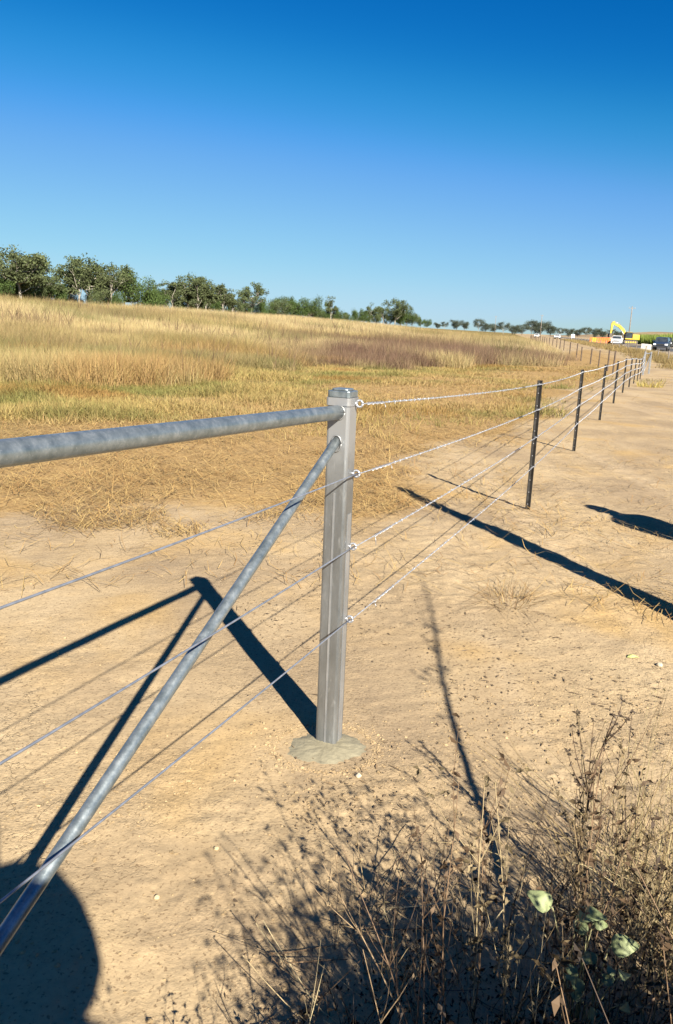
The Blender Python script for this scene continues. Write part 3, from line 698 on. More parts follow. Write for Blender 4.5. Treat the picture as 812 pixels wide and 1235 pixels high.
# ------------------------------------------------------------------ trees
def make_tree(seed, H_, W, kind, tone):
    """returns crown mesh, trunk mesh. kind 0 open gum, 1 dense bushy, 2 slender gum"""
    rs = random.Random(seed); tb = MB(); tips = []
    th = H_*(.62 if kind != 1 else .35); lean = rs.uniform(-.06, .06)
    r_ = H_*(.02 if kind != 2 else .014)
    tr = [(lean*H_*f*f + rs.uniform(-.01, .01)*H_, rs.uniform(-.01, .01)*H_, th*f-(.3 if f == 0 else 0)) for f in [0, .25, .5, .75, 1]]
    tb.tube(tr, [r_*(1-.12*k) for k in range(5)], 7)
    nb = {0: 14, 1: 15, 2: 10}[kind]
    for k in range(nb):
        f = rs.uniform(.32 if kind != 1 else .15, 1); i = min(int(f*4), 3); b = Vector(tr[i]).lerp(Vector(tr[i+1]), f*4-i)
        a = rs.uniform(0, 6.28) + k*2.4; out = W*rs.uniform(.45, 1)*.5*(1.0 if kind != 2 else .8)
        top = H_*rs.uniform(.38, .97) if kind != 1 else H_*rs.uniform(.25, .95)
        e = Vector((b.x+math.cos(a)*out, b.y+math.sin(a)*out, max(top*(1-.18*(out/(W*.5))**2), b.z+.05*H_)))
        m1 = b.lerp(e, .5)+Vector((0, 0, -.03*H_)); tb.tube([b, m1, e], [r_*.5, r_*.32, r_*.12], 5); tips.append(e)
        for q in range(3 if kind != 1 else 4):
            e2 = m1.lerp(e, rs.uniform(.2, 1)) + Vector((rs.gauss(0, .09), rs.gauss(0, .09), rs.uniform(-.03, .09)))*W*.9
            tb.tube([m1.lerp(e, .4), e2], [r_*.2, r_*.07], 4); tips.append(e2)
    tips.append(Vector(tr[-1])+Vector((0, 0, H_*.3)))
    tips = [t for t in tips if t.z > H_*.16]
    rg = np.random.default_rng(seed)
    T = np.array([t[:] for t in tips]); nc = len(T)
    per = {0: 70, 1: 95, 2: 62}[kind]; idx = np.repeat(np.arange(nc), per)
    cr = rg.uniform(.08, .17, nc)*W*(1.2 if kind != 0 else 1.08)
    D = rg.normal(0, 1, (len(idx), 3)); D /= np.linalg.norm(D, axis=1)[:, None]; D *= rg.uniform(0, 1, (len(idx), 1))**.45
    P = T[idx]+D*cr[idx][:, None]*np.array([1.1, 1.1, .85]); K = len(P)
    s = rg.uniform(.11, .25, K)*H_/10*(1.0)
    U = rg.normal(0, 1, (K, 3)); U /= np.linalg.norm(U, axis=1)[:, None]; W2 = rg.normal(0, 1, (K, 3)); W2 = np.cross(U, W2); W2 /= np.linalg.norm(W2, axis=1)[:, None]
    V = np.stack([P-U*s[:, None], P+W2*s[:, None]*.6, P+U*s[:, None], P-W2*s[:, None]*.6], 1).reshape(-1, 3)
    b = np.arange(K)*4; L = np.stack([b, b+1, b+2, b+3], 1).ravel()
    base = np.array({0: (.100, .125, .052), 1: (.075, .115, .032), 2: (.105, .125, .055), 3: (.085, .105, .075)}[tone])
    cc = base*(1+rg.normal(0, .16, (nc, 1)))[idx]*(1+rg.normal(0, .22, (K, 1)))*np.array([1, 1, 1]); cc += (rg.uniform(0, 1, (K, 1)) < .06)*np.array([.03, .035, .01])
    cm = mesh_from_np('crown', V, L, np.full(K, 4), M['leaf'], np.repeat(cc.clip(.01, .4), 4, 0))
    t0 = bpy.data.meshes.new('trunk'); t0.from_pydata(tb.v, [], tb.f); t0.materials.append(M['dark_bark'] if kind == 1 else M['bark'])
    return cm, t0
proto = {('gum', k): make_tree(100+k, 10, 8.5 if k % 2 else 7.2, 0, 0 if k != 2 else 2) for k in range(5)}
proto.update({('slim', k): make_tree(200+k, 10, 5.0, 2, 2) for k in range(3)})
proto.update({('bush', k): make_tree(300+k, 10, 12.0, 1, 1 if k != 2 else 0) for k in range(4)})
proto.update({('far', k): make_tree(400+k, 10, 11.0, 0 if k % 2 else 1, 3) for k in range(3)})
def hz(px):     # bearing tangent for a horizontal place along the skyline
    return (px-415)/F*math.cos(PITCH)
desc = {'gum': 'spreading gum tree', 'slim': 'slender pale gum tree', 'bush': 'dense bushy tree', 'far': 'tiny distant tree'}
TREES = []   # (px along the skyline, distance, height, kind, width factor)
def T(px, D, h, kind, wf=1.0): TREES.append((px, D, h, kind, wf))
for a in [(-14, 165, 10.6, 'gum', 1.2), (8, 170, 10.4, 'gum', 1.25), (26, 160, 9.9, 'gum', 1.2), (42, 172, 9.8, 'gum', 1.1), (58, 178, 7.6, 'gum', .9), (2, 158, 5.5, 'bush', .8), (50, 175, 5.0, 'bush', .8),
          (84, 190, 10.6, 'gum', .8), (96, 186, 9.4, 'slim', 1.2), (108, 195, 10.9, 'gum', 1.1), (122, 200, 9.6, 'slim', 1.2), (134, 196, 9.8, 'gum', .9), (150, 205, 10.3, 'gum', .95), (172, 200, 8.6, 'bush', .75),
          (74, 190, 4.2, 'slim', 1), (115, 192, 5.0, 'bush', .7), (140, 196, 4.8, 'bush', .6), (160, 205, 6.0, 'slim', 1.2),
          (197, 225, 8.2, 'gum', .8), (208, 220, 7.6, 'slim', 1.3), (220, 230, 9.6, 'gum', .85), (232, 228, 10.0, 'gum', .9), (244, 232, 9.3, 'slim', 1.3), (254, 238, 9.0, 'gum', .8), (265, 240, 8.6, 'slim', 1.3), (275, 245, 7.6, 'slim', 1.3),
          (214, 226, 5.2, 'bush', .55), (238, 228, 5.4, 'bush', .6), (260, 236, 5.2, 'bush', .55), (285, 250, 5.0, 'bush', .6), (202, 222, 7.8, 'slim', 1.2), (226, 226, 8.0, 'slim', 1.3), (238, 224, 8.6, 'slim', 1.2), (249, 230, 8.2, 'slim', 1.3), (269, 238, 7.4, 'slim', 1.3), (281, 244, 6.6, 'slim', 1.2), (293, 252, 5.6, 'slim', 1.2), (228, 236, 5.2, 'bush', .6), (250, 240, 5, 'bush', .6), (272, 244, 4.6, 'bush', .6), (90, 196, 5.2, 'bush', .7), (20, 165, 5.6, 'bush', .8), (35, 168, 5.4, 'bush', .8),
          (303, 255, 9.8, 'gum', .85), (311, 262, 6.5, 'bush', .6), (333, 280, 7.0, 'bush', .9), (345, 286, 7.8, 'bush', .85), (358, 290, 7.8, 'bush', .8), (372, 290, 8.0, 'bush', .8), (380, 296, 6.0, 'bush', .6), (322, 272, 5.6, 'bush', .7), (296, 254, 5.2, 'bush', .6), (190, 215, 6.2, 'bush', .7), (181, 212, 5.0, 'bush', .6), (420, 345, 4.6, 'bush', .7), (438, 352, 5.4, 'bush', .75), (454, 358, 6.0, 'bush', .7), (470, 362, 6.0, 'bush', .7), (483, 364, 6.4, 'bush', .7), (497, 372, 6.6, 'bush', .7), (515, 390, 4.0, 'bush', .7), (404, 333, 5.8, 'bush', .6), (393, 330, 5.0, 'bush', .6), (65, 180, 5.4, 'bush', .7), (128, 198, 5.6, 'bush', .7),
          (398, 330, 9.2, 'slim', 1.1), (390, 330, 4.8, 'bush', .8), (410, 335, 4.8, 'bush', .8), (430, 350, 6.4, 'bush', .65), (446, 355, 8.2, 'gum', .9), (462, 360, 8.4, 'gum', 1.0), (476, 360, 10.2, 'gum', 1.05), (490, 370, 8.2, 'bush', .8), (507, 380, 4.6, 'bush', .65)]: T(*a)
for px, D, h in [(528, 640, 4.5), (536, 640, 5.0), (551, 640, 7.0), (560, 650, 6.0), (577, 660, 8.5), (586, 660, 6.6), (597, 670, 6.8), (607, 670, 8.2), (618, 680, 7.6), (630, 680, 8.0), (641, 690, 10.5), (652, 690, 11.5), (664, 700, 9.5),
                 (676, 730, 6.6), (686, 730, 7.0), (697, 740, 7.2), (707, 740, 8.0), (717, 750, 8.3), (727, 760, 6.8), (737, 760, 7.4), (747, 760, 6.8)]: T(px, D, h, 'far', 1.0)
def place_of(px):
    if px < 70: return 'far left grove'
    elif px < 188: return 'second grove'
    elif px < 290: return 'row left of the round gum'
    elif px < 318: return 'gap before the dark green hedge'
    elif px < 385: return 'clump left above the strainer post'
    elif px < 420: return 'small gap above the strainer post'
    elif px < 515: return 'clump right of the strainer post'
    elif px < 670: return 'far row near the utility pole'
    else: return 'farthest row behind the excavator boom'
TREES.sort(key=lambda q: q[0]); ords = {}
cnt = {}
for (px, D, h, kd, wf) in TREES:
    k = cnt.get(kd, 0); cnt[kd] = k+1; variants = [q for q in proto if q[0] == kd]; cm, tm = proto[variants[k % len(variants)]]
    x, y = hz(px)*D, D; z = float(macro(np.array([x]), np.array([y]))[0])-.1
    where = place_of(px)
    o_ = ords.get((where, kd), 0); ords[(where, kd)] = o_+1
    tot = len([1 for q in TREES if q[3] == kd and place_of(q[0]) == where])
    od = '' if tot == 1 else ['leftmost', 'second', 'third', 'fourth', 'fifth', 'sixth', 'seventh', 'eighth', 'ninth', 'tenth', 'eleventh', 'twelfth', 'thirteenth', 'fourteenth'][o_]+' '
    lab = f'{od}{desc[kd]} from left in the {where}' if tot > 1 else f'only {desc[kd]} in the {where}'
    t = empty('gum_tree' if kd in ('gum', 'slim') else 'tree', (x, y, z), lab, 'tree', 'trees in the ' + where, rz=random.uniform(0, 6.28))
    sc = h/10*(1.22 if kd != 'far' else 1.25); t.scale = (sc*wf, sc*wf, sc)
    link(bpy.data.objects.new('crown', cm), t); link(bpy.data.objects.new('trunk', tm), t)

# cane field and poles
def cane():
    n = 15000; y = 150*(255/150)**rng.uniform(0, 1, n); x0 = RX(y)+13; x = x0+rng.uniform(0, 1, n)**1.5*(80+y*.2)
    x = x[:]; P = np.stack([x, y, macro(x, y)], 1)
    edge = (x-x0 < 3) ; c = mixc([.16, .23, .035], [.30, .36, .08], rng.uniform(0, 1, n))
    h = 2.6+.5*fbm(x, y, 9, 3, 140)*2
    V, L, Cn, C = blades(P, 9, h, np.full(n, .5), np.full(n, .12), .28, c, 2, .2)
    o = bpy.data.objects.new('sugar_cane', mesh_from_np('sugar_cane', V, L, Cn, M['grass'], C)); link(o, None, 'bright green crop of sugar cane beyond the road', 'crop', kind='stuff')
cane()
def pole(x, y, h, label, lean=0.0, r_=.16):
    z = float(macro(np.array([x]), np.array([y]))[0]); t = empty('utility_pole', (x, y, z), label, 'utility pole')
    mb = MB(); mb.tube([(0, 0, -.3), (lean, 0, h)], [r_, r_*.65], 10); mb.build('pole', M['old_wood'], t, True)
    mb = MB(); mb.box(lean-.9, lean+.9, -.06, .06, h-.55, h-.43); mb.build('crossarm', M['old_wood'], t)
    for s_ in (-.8, 0.0, .8):
        mb = MB(); mb.lathe([(.03, h-.43), (.06, h-.36), (.04, h-.30), (.055, h-.25), (.02, h-.2)], 8, origin=(lean+s_, 0, 0)); mb.build('insulator', M['concrete'], t, True)
pole(hz(758.5)*222, 222, 9.9, 'tall dark timber pole rising behind the yellow excavator', .0, .17)
pole(hz(652)*430, 430, 11.6, 'distant slender utility pole above the low far tree row', .0, .2)
pole(hz(597)*640, 640, 13.5, 'faintest utility pole, standing left of the other distant pole', .0, .2)

# ------------------------------------------------------------------ vehicles and roadworks
M['yellow'] = noise_mat('yellow_machine_paint', (.48, .31, .03), (.56, .38, .06), 3, .45)
M['track'] = noise_mat('track_steel', (.05, .045, .04), (.14, .12, .10), 8, .8)
M['glass'] = noise_mat('dark_window_glass', (.02, .025, .03), (.04, .05, .06), 2, .08, 0, 0, .6)
M['white_paint'] = noise_mat('white_car_paint', (.55, .55, .55), (.62, .62, .61), 3, .3, 0, 0, .5)
M['blue_paint'] = noise_mat('dark_blue_car_paint', (.015, .025, .05), (.02, .035, .07), 3, .3, 0, 0, .5)
M['rubber'] = noise_mat('tyre_rubber', (.015, .015, .015), (.03, .03, .03), 20, .9)
M['rim'] = noise_mat('wheel_alloy', (.4, .4, .42), (.55, .55, .57), 20, .35, .6)
M['lamp'] = noise_mat('headlamp_glass', (.75, .77, .8), (.85, .87, .9), 9, .15, 0, 0, .6)
M['black_plastic'] = noise_mat('black_trim', (.02, .02, .02), (.035, .035, .035), 12, .6)
M['orange'] = noise_mat('orange_plastic', (.55, .12, .02), (.62, .16, .03), 4, .5)
M['orange_bright'] = noise_mat('amber_orange_plastic', (.62, .22, .02), (.68, .27, .03), 4, .5)

def excavator(x, y, rz):
    z = float(macro(np.array([x]), np.array([y]))[0])+.03
    t = empty('excavator', (x, y, z), 'yellow tracked excavator with raised boom working beside the road', 'excavator', rz=rz)
    # local: x to the left along its arm = -x ; tracks along x
    for s_ in (-1.15, 1.15):
        prof = [(-1.95, .45), (-1.7, .12), (-1.4, 0), (1.4, 0), (1.7, .12), (1.95, .45), (1.75, .78), (1.4, .9), (-1.4, .9), (-1.75, .78)]
        mb = MB(); mb.extrude_profile([(a, b) for a, b in prof], 'y', s_-.28, s_+.28); tk = mb.build('track', M['track'], t, bevel=.03)
        for k in range(5):
            mb = MB(); mb.lathe([(.2, s_-.31), (.2, s_+.31)], 12); mb.v = [(v[0]-1.2+k*.6, v[2], v[1]+.42) for v in mb.v]; mb.build('roller', M['yellow'], tk)
    mb = MB(); mb.prism([(-1.0, -.85), (1.0, -.85), (1.0, .85), (-1.0, .85)], .5, 1.08); mb.build('undercarriage', M['track'], t)
    mb = MB(); mb.prism([(-1.5, -1.3), (1.9, -1.3), (2.45, -.9), (2.6, 0), (2.45, .9), (1.9, 1.3), (-1.5, 1.3)], 1.1, 1.35); bd = mb.build('deck', M['yellow'], t, bevel=.03)
    mb = MB(); mb.prism([(.4, -1.28), (1.9, -1.28), (2.43, -.9), (2.58, 0), (2.43, .9), (1.9, 1.28), (.4, 1.28)], 1.352, 2.35); mb.build('engine_cover', M['yellow'], t, bevel=.08)
    mb = MB(); mb.tube([(1.2, .5, 2.3), (1.2, .5, 2.8)], .07, 8); mb.build('exhaust', M['black_plastic'], t)
    mb = MB(); mb.extrude_profile([(-1.5, 1.352), (.3, 1.352), (.3, 2.9), (-1.05, 2.9), (-1.45, 2.3)], 'y', -1.25, -.35); cb = mb.build('cab', M['black_plastic'], t, bevel=.04)
    mb = MB(); mb.extrude_profile([(-1.35, 1.75), (.18, 1.75), (.18, 2.75), (-1.0, 2.75), (-1.32, 2.28)], 'y', -1.265, -1.235); mb.build('window', M['glass'], cb)
    mb = MB(); mb.box(-1.2, .3, -1.24, -.36, 2.905, 2.96); mb.build('roof', M['yellow'], cb)
    def beam(pts, w, name, mat=M['yellow']):
        mb = MB()
        for (p0, h0), (p1, h1) in zip(pts[:-1], pts[1:]):
            a, b = Vector((p0[0], 0, p0[1])), Vector((p1[0], 0, p1[1])); d = (b-a).normalized(); nn = Vector((-d.z, 0, d.x))
            vs = []
            for q, hh in ((a, h0), (b, h1)):
                for sy in (-w, w):
                    for sn in (-1, 1): v = q+nn*hh*sn; vs.append((v.x, sy, v.z))
            mb.add(vs, [(0, 1, 3, 2), (4, 6, 7, 5), (0, 4, 5, 1), (2, 3, 7, 6), (0, 2, 6, 4), (1, 5, 7, 3)])
        return mb.build(name, mat, t)
    beam([((-.9, 1.6), .25), ((-1.7, 3.3), .36), ((-2.9, 4.3), .34), ((-4.7, 5.0), .2)], .2, 'boom')
    st = beam([((-4.2, 5.35), .18), ((-4.75, 5.0), .3), ((-4.95, 2.4), .16)], .17, 'stick')
    for a, b, r_ in (((-1.0, 1.35), (-2.4, 3.4), .09), ((-2.6, 4.75), (-4.2, 5.4), .08)):
        mb = MB(); mb.tube([(a[0], .0 if r_ < .085 else -.27, a[1]), (b[0], .0 if r_ < .085 else -.27, b[1])], r_, 8); mb.build('hydraulic_ram', M['rim'], t, True)
    prof = [(-4.75, 2.5), (-5.25, 2.4), (-5.5, 1.9), (-5.3, 1.3), (-4.7, 1.1), (-4.2, 1.4), (-4.6, 1.7)]
    mb = MB(); mb.extrude_profile(prof, 'y', -.55, .55); bk = mb.build('bucket', M['track'], t, bevel=.03)
    for k in range(4):
        mb = MB(); mb.box(-4.32, -4.1, -.5+k*.3, -.4+k*.3, 1.3, 1.4); mb.build('tooth', M['rim'], bk)
excavator(hz(759)*208, 208, R(4))

def car(x, y, rz, paint, label, ute=False, detail=True):
    """front faces -y in local axes"""
    z = float(macro(np.array([x]), np.array([y]))[0])+.045
    t = empty('car' if not ute else 'utility_truck', (x, y, z), label, 'car' if not ute else 'ute', rz=rz)
    W = .93
    low = [(-2.45, .42), (-2.5, .72), (-2.42, .98), (-1.35, 1.12), (2.35, 1.14), (2.45, .95), (2.45, .42)]
    mb = MB(); n = len(low)
    # side profile swept across with tumblehome
    vs = []
    for w, ins in ((-W, 0), (-W*.97, .0), (W*.97, 0), (W, 0)):
        pass
    mb.extrude_profile([(a, b) for a, b in low], 'x', -W, W); body = mb.build('body', paint, t, bevel=.09)
    if ute: gh = [(-1.45, 1.1), (-.75, 1.72), (.45, 1.76), (.75, 1.1)]
    else: gh = [(-1.5, 1.1), (-.8, 1.74), (1.75, 1.78), (2.3, 1.12)]
    def house(g, w0, w1, name, mat, par):
        mb = MB(); m_ = len(g); vs = []
        for sx in (-1, 1):
            for a, b in g:
                w = w0 if b < 1.3 else w1; vs.append((sx*w, a, b))
        mb.add(vs, [tuple(range(m_)), tuple(range(m_, 2*m_))[::-1]]+[(i, m_+i, m_+(i+1) % m_, (i+1) % m_) for i in range(m_)]); return mb.build(name, mat, par, bevel=.03)
    cb = house(gh, .86, .72, 'cabin', paint, t)
    a0, a1 = gh[0], gh[1]
    def lerp(p, q, f): return (p[0]+(q[0]-p[0])*f, p[1]+(q[1]-p[1])*f)
    g0, g1 = lerp(a0, a1, .12), lerp(a0, a1, .9)
    mb = MB(); mb.add([(-.80, g0[0]-.012, g0[1]), (.80, g0[0]-.012, g0[1]), (.68, g1[0]-.012, g1[1]), (-.68, g1[0]-.012, g1[1]),
                       (-.80, g0[0]+.02, g0[1]-.01), (.80, g0[0]+.02, g0[1]-.01), (.68, g1[0]+.02, g1[1]-.01), (-.68, g1[0]+.02, g1[1]-.01)],
                      [(0, 1, 2, 3), (4, 7, 6, 5), (0, 4, 5, 1), (1, 5, 6, 2), (2, 6, 7, 3), (3, 7, 4, 0)]); mb.build('windscreen', M['glass'], cb)
    for sx in (-1, 1):
        b0, b1 = (gh[0][0]+.35, gh[-1][0]-.25), (gh[1][0]+.12, gh[2][0]-.1)
        mb = MB(); mb.add([(sx*.862, b0[0], 1.2), (sx*.862, b0[1], 1.2), (sx*.745, b1[1], 1.66), (sx*.745, b1[0], 1.66), (sx*.84, b0[0], 1.2), (sx*.84, b0[1], 1.2), (sx*.72, b1[1], 1.66), (sx*.72, b1[0], 1.66)],
                          [(0, 1, 2, 3), (4, 7, 6, 5), (0, 4, 5, 1), (1, 5, 6, 2), (2, 6, 7, 3), (3, 7, 4, 0)]); mb.build('window', M['glass'], cb)
        for wy in (-1.55, 1.45):
            mb = MB(); mb.lathe([(.22, -.12), (.36, -.11), (.385, -.05), (.385, .05), (.36, .11), (.22, .12)], 20, origin=(sx*.84, wy, .385), axis='x')
            mb.v = [(v[0], v[1], v[2]) for v in mb.v]; wh = mb.build('tyre', M['rubber'], t, True)
            mb = MB(); mb.lathe([(.21, -.125), (.21, .125)], 14, origin=(sx*.845, wy, .385), axis='x'); mb.build('rim', M['rim'], wh)
        mb = MB(); mb.box(sx*.72-.17, sx*.72+.17, -2.535, -2.40, .72, .90); mb.build('headlight', M['lamp'], t, bevel=.02)
        mb = MB(); mb.box(min(sx*.93, sx*1.12), max(sx*.93, sx*1.12), -1.05, -.93, 1.15, 1.33); mb.build('mirror', paint, t, bevel=.02)
    mb = MB(); mb.box(-.5, .5, -2.53, -2.42, .70, .88); mb.build('grille', M['black_plastic'], t)
    mb = MB(); mb.box(-.9, .9, -2.56, -2.40, .42, .60); mb.build('bumper', M['black_plastic'] if not ute else paint, t, bevel=.03)
    if ute:
        mb = MB(); mb.box(-.8, .8, .9, 2.3, 1.145, 1.4); mb.build('toolbox', M['rim'], t, bevel=.02)
    return t
c1 = car(51.0, 151, R(-22), M['white_paint'], 'white utility vehicle with bull bar parked in front of the excavator', True)
c2 = car(43.3, 110, R(-26), M['blue_paint'], 'dark blue four wheel drive facing the fence at the right edge')
c3 = car(hz(648)*360, 360, R(-20), M['white_paint'], 'tiny distant white vehicle farthest left along the road', True)
c4 = car(hz(673)*300, 300, R(-20), M['white_paint'], 'small distant white vehicle nearer than the farthest one')
c5 = car(hz(806)*150, 150, R(-26), M['black_plastic'], 'black vehicle partly hidden behind the dark blue four wheel drive')
def barrier(x, y, rz, mat, label, grp):
    z = float(macro(np.array([x]), np.array([y]))[0])+.04
    mb = MB(); mb.extrude_profile([(-.3, 0), (.3, 0), (.3, .18), (.14, .42), (.10, 1.0), (-.10, 1.0), (-.14, .42), (-.3, .18)], 'x', -.95, .95)
    o = mb.build('road_barrier', mat, None, bevel=.02); place(o, (x, y, z), rz, 1); o['label'] = label; o['category'] = 'barrier'; o['group'] = grp; return o
bc = 0
BP = [715+ i*2.75 for i in range(9)]
ordn = ['leftmost', 'second', 'third', 'fourth', 'fifth', 'sixth', 'seventh', 'eighth', 'rightmost']
for i, px in enumerate(BP):
    D = 172-i*2.2
    barrier(hz(px)*D, D, R(-8+random.uniform(-6, 6)), M['orange_bright'] if i in (1, 2) else M['orange'], f'{ordn[i]} orange plastic water barrier in the row left of the white utility vehicle', 'orange road barriers').scale = (.5, .8, 1.35)
for i, px in enumerate((777, 781, 785)):
    D = 108-i*1.6; o = barrier(hz(px)*D, D, R(-18), M['concrete'], f'{["left", "middle", "right"][i]} pale concrete barrier block between the excavator and the dark blue vehicle', 'concrete barrier blocks'); o.scale = (.24, .8, .85)
# small white sign
x, y = hz(691.5)*230, 230
t = empty('road_sign', (x, y, 0), 'small blank white rectangular sign on two posts beside the far road', 'sign')
mb = MB(); mb.box(-.5, .5, -.02, .02, .9, 1.9); mb.build('sign_panel', M['white_paint'], t)
for s_ in (-.35, .35):
    mb = MB(); mb.box(s_-.03, s_+.03, .021, .08, -.1, 1.85); mb.build('post', M['rim'], t)

# ------------------------------------------------------------------ brush in the near right corner
def stem_path(b, az, lean, ln, curve, n=7, wob=.01, rs=random):
    p = Vector(b); out = [p.copy()]; th = lean; a = az
    for k in range(n):
        d = Vector((math.sin(a)*math.sin(th), math.cos(a)*math.sin(th), math.cos(th)))
        p = p + d*(ln/n); out.append(p.copy()); th += curve/n + rs.gauss(0, wob*4); a += rs.gauss(0, wob*8)
    return out
def dim(c, a, b):
    f = random.uniform(a, b); return tuple(v*f for v in c)
def leafbit(mb, p, s, c):
    d = Vector((random.gauss(0, 1), random.gauss(0, 1), random.gauss(0, 1))).normalized(); e = d.orthogonal().normalized()*s*.35
    q = d*s; u = d.cross(e)*.9; mb.add([p, p+q*.4+e*.7+u, p+q*.5-u*.2, p+q*1.1+u*.6, p+q*.45-e*.7+u], [(0, 1, 2), (1, 3, 2), (2, 3, 4), (0, 2, 4)], c)
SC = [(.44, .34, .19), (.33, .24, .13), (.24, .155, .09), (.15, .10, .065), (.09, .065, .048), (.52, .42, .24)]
def weed(mb, b, h, az=None, lean=None, r0_=.0018, c=None, branches=4, leaves=6, curve=.3, leafc=None, ls=.008):
    az = random.uniform(0, 6.28) if az is None else az; lean = abs(random.gauss(0, .2)) if lean is None else lean
    c = c or random.choice(SC); P = stem_path(b, az, lean, h, random.gauss(curve, .25)); n = len(P)
    mb.tube(P, [r0_*(1-.7*i/(n-1)) for i in range(n)], 4, c)
    for k in range(branches):
        i = random.randint(2, n-2); q = stem_path(P[i], random.uniform(0, 6.28), random.uniform(.2, .8), h*random.uniform(.12, .4), -.3, 4)
        mb.tube(q, [r0_*.5*(1-.15*j) for j in range(5)], 3, c)
        for l in range(leaves//2): leafbit(mb, q[random.randint(1, 4)], ls*random.uniform(.5, 1.3), leafc or dim(c, .25, .65))
    for l in range(leaves): leafbit(mb, P[random.randint(2, n-1)]+Vector((random.gauss(0, .003),)*3), ls*random.uniform(.5, 1.4), leafc or dim(c, .25, .65))
def inreg(x, y):   # weedy patch: denser towards the lower right
    e = 1.84 + .36*(x-.5) + .10*math.sin(x*9) + .05*math.sin(x*31)
    return x > .0 + max(0, (y-1.35))*.55-.12 and y < e
def brush():
    mb = MB(); k = 0
    while k < 820:
        x = random.uniform(-.12, 1.75); y = random.uniform(.62, 2.35)
        if not inreg(x, y-(.28 if random.random() < .10 else 0)): continue
        if math.hypot(x, y) < .7: continue
        dens = .35+.65*min(1, max(0, (2.0+.4*x-y)/.7))
        if random.random() > dens: continue
        h = random.uniform(.12, .46)*(1.0 if x > .3 else .65); 
        if math.hypot(x, y) < 1.2: h *= 1.0
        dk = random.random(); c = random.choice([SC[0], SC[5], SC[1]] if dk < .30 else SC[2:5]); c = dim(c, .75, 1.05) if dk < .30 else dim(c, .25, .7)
        if k % 5 == 0: h *= 1.35
        weed(mb, (x, y, gzf(x, y)-.01), h, r0_=random.uniform(.0009, .0024), c=c, branches=random.randint(1, 4), leaves=random.randint(1, 6)); k += 1
    # low tangle: lying twigs
    for k in range(800):
        x = random.uniform(-.1, 1.7); y = random.uniform(.9, 2.4)
        if not inreg(x, y-.1): continue
        P = stem_path((x, y, gzf(x, y)+random.uniform(.0, .05)), random.uniform(0, 6.28), random.uniform(1.2, 1.7), random.uniform(.08, .35), -.1, 5)
        P = [Vector((p.x, p.y, max(p.z, gzf(p.x, p.y)+.002))) for p in P]
        c = random.choice(SC); mb.tube(P, random.uniform(.0006, .0016), 3, c)
        for l in range(3): leafbit(mb, P[random.randint(0, 5)], .009, random.choice(SC[2:5]))
    # leaf litter and dead foliage low down, colour darkened to imitate shade
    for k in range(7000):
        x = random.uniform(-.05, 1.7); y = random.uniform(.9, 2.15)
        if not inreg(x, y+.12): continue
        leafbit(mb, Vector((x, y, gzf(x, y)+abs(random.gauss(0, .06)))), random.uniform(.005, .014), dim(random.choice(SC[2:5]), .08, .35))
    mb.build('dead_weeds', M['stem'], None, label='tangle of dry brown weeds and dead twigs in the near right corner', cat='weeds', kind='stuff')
brush()
def one_plant(name, label, cat, fn):
    mb = MB(); fn(mb); o = mb.build(name, M['stem'], None); x, y = fn.base
    v = np.array([w.co[:] for w in o.data.vertices]); v -= np.array([x, y, 0]); o.data.vertices.foreach_set('co', v.astype(np.float32).ravel()); o.data.update()
    o.location = (x, y, 0); o['label'] = label; o['category'] = cat; return o
def f1(mb):
    x, y = f1.base; weed(mb, (x, y, gzf(x, y)-.01), .60, -.8, .05, .0042, (.20, .13, .085), 9, 40, .0, (.10, .075, .055), .012)
    weed(mb, (x+.012, y-.01, gzf(x, y)-.01), .46, .5, .04, .003, (.30, .20, .12), 5, 14, .0, (.12, .085, .06), .010)
f1.base = (.715, 1.92)
one_plant('weed_stalk', 'tallest dead weed stalk, brown and upright, in front of the bare soil', 'weed stalk', f1)
def f2(mb):
    x, y = f2.base
    for k in range(3): weed(mb, (x+k*.045, y+.01*k, gzf(x, y)-.01), .24+.12*k, 5.2-.5*k, .06+.05*k, .0024, (.10, .07, .05), 3, 10, .1)
f2.base = (.86, 2.16)
one_plant('weed_stalk', 'dark thin bent weed stalks right of the tallest stalk', 'weed stalk', f2)
def f3(mb):
    x, y = f3.base
    for k in range(190):
        bx, by = x+random.gauss(0, .08), y+random.gauss(0, .18); c = random.choice([(.60, .47, .24), (.52, .40, .20), (.42, .30, .14), (.64, .52, .28)])
        P = stem_path((bx, by, gzf(bx, by)-.01), random.uniform(0, 6.28), abs(random.gauss(.1, .32)), random.uniform(.25, .72), random.gauss(.5, .5), 7)
        mb.tube(P, [random.uniform(.0009, .0019)*(1-.1*i) for i in range(8)], 3, c)
        if random.random() < .5:
            for l in range(5): leafbit(mb, P[-1-l//4], .006, dim(c, .4, .8))
f3.base = (.87, 1.76)
one_plant('dry_grass_clump', 'tall pale straw-coloured grass clump at the right edge', 'grass clump', f3)
def f4(mb):
    x, y = f4.base
    for k in range(6):
        weed(mb, (x+random.gauss(0, .05), y+random.gauss(0, .05), gzf(x, y)), random.uniform(.35, .6), random.uniform(5.0, 6.4), random.uniform(.1, .4), .0024, random.choice([(.20, .13, .08), (.34, .24, .14)]), 5, 5, .25)
f4.base = (.22, 1.24)
one_plant('dead_branch', 'bare branching dead twigs leaning left at the bottom of the view', 'dead twigs', f4)
def f6(mb):
    x, y = f6.base
    for k in range(16):
        weed(mb, (x+random.gauss(0, .16), y+random.gauss(0, .07), gzf(x, y)), random.uniform(.45, .75), random.uniform(0, 6.28), random.uniform(.0, .35), .0024, random.choice(SC[:3]), 7, 16, .1, None, .016)
f6.base = (.56, 1.42)
one_plant('dead_shrub', 'twiggy dead brown shrub in the middle of the near weeds', 'dead shrub', f6)
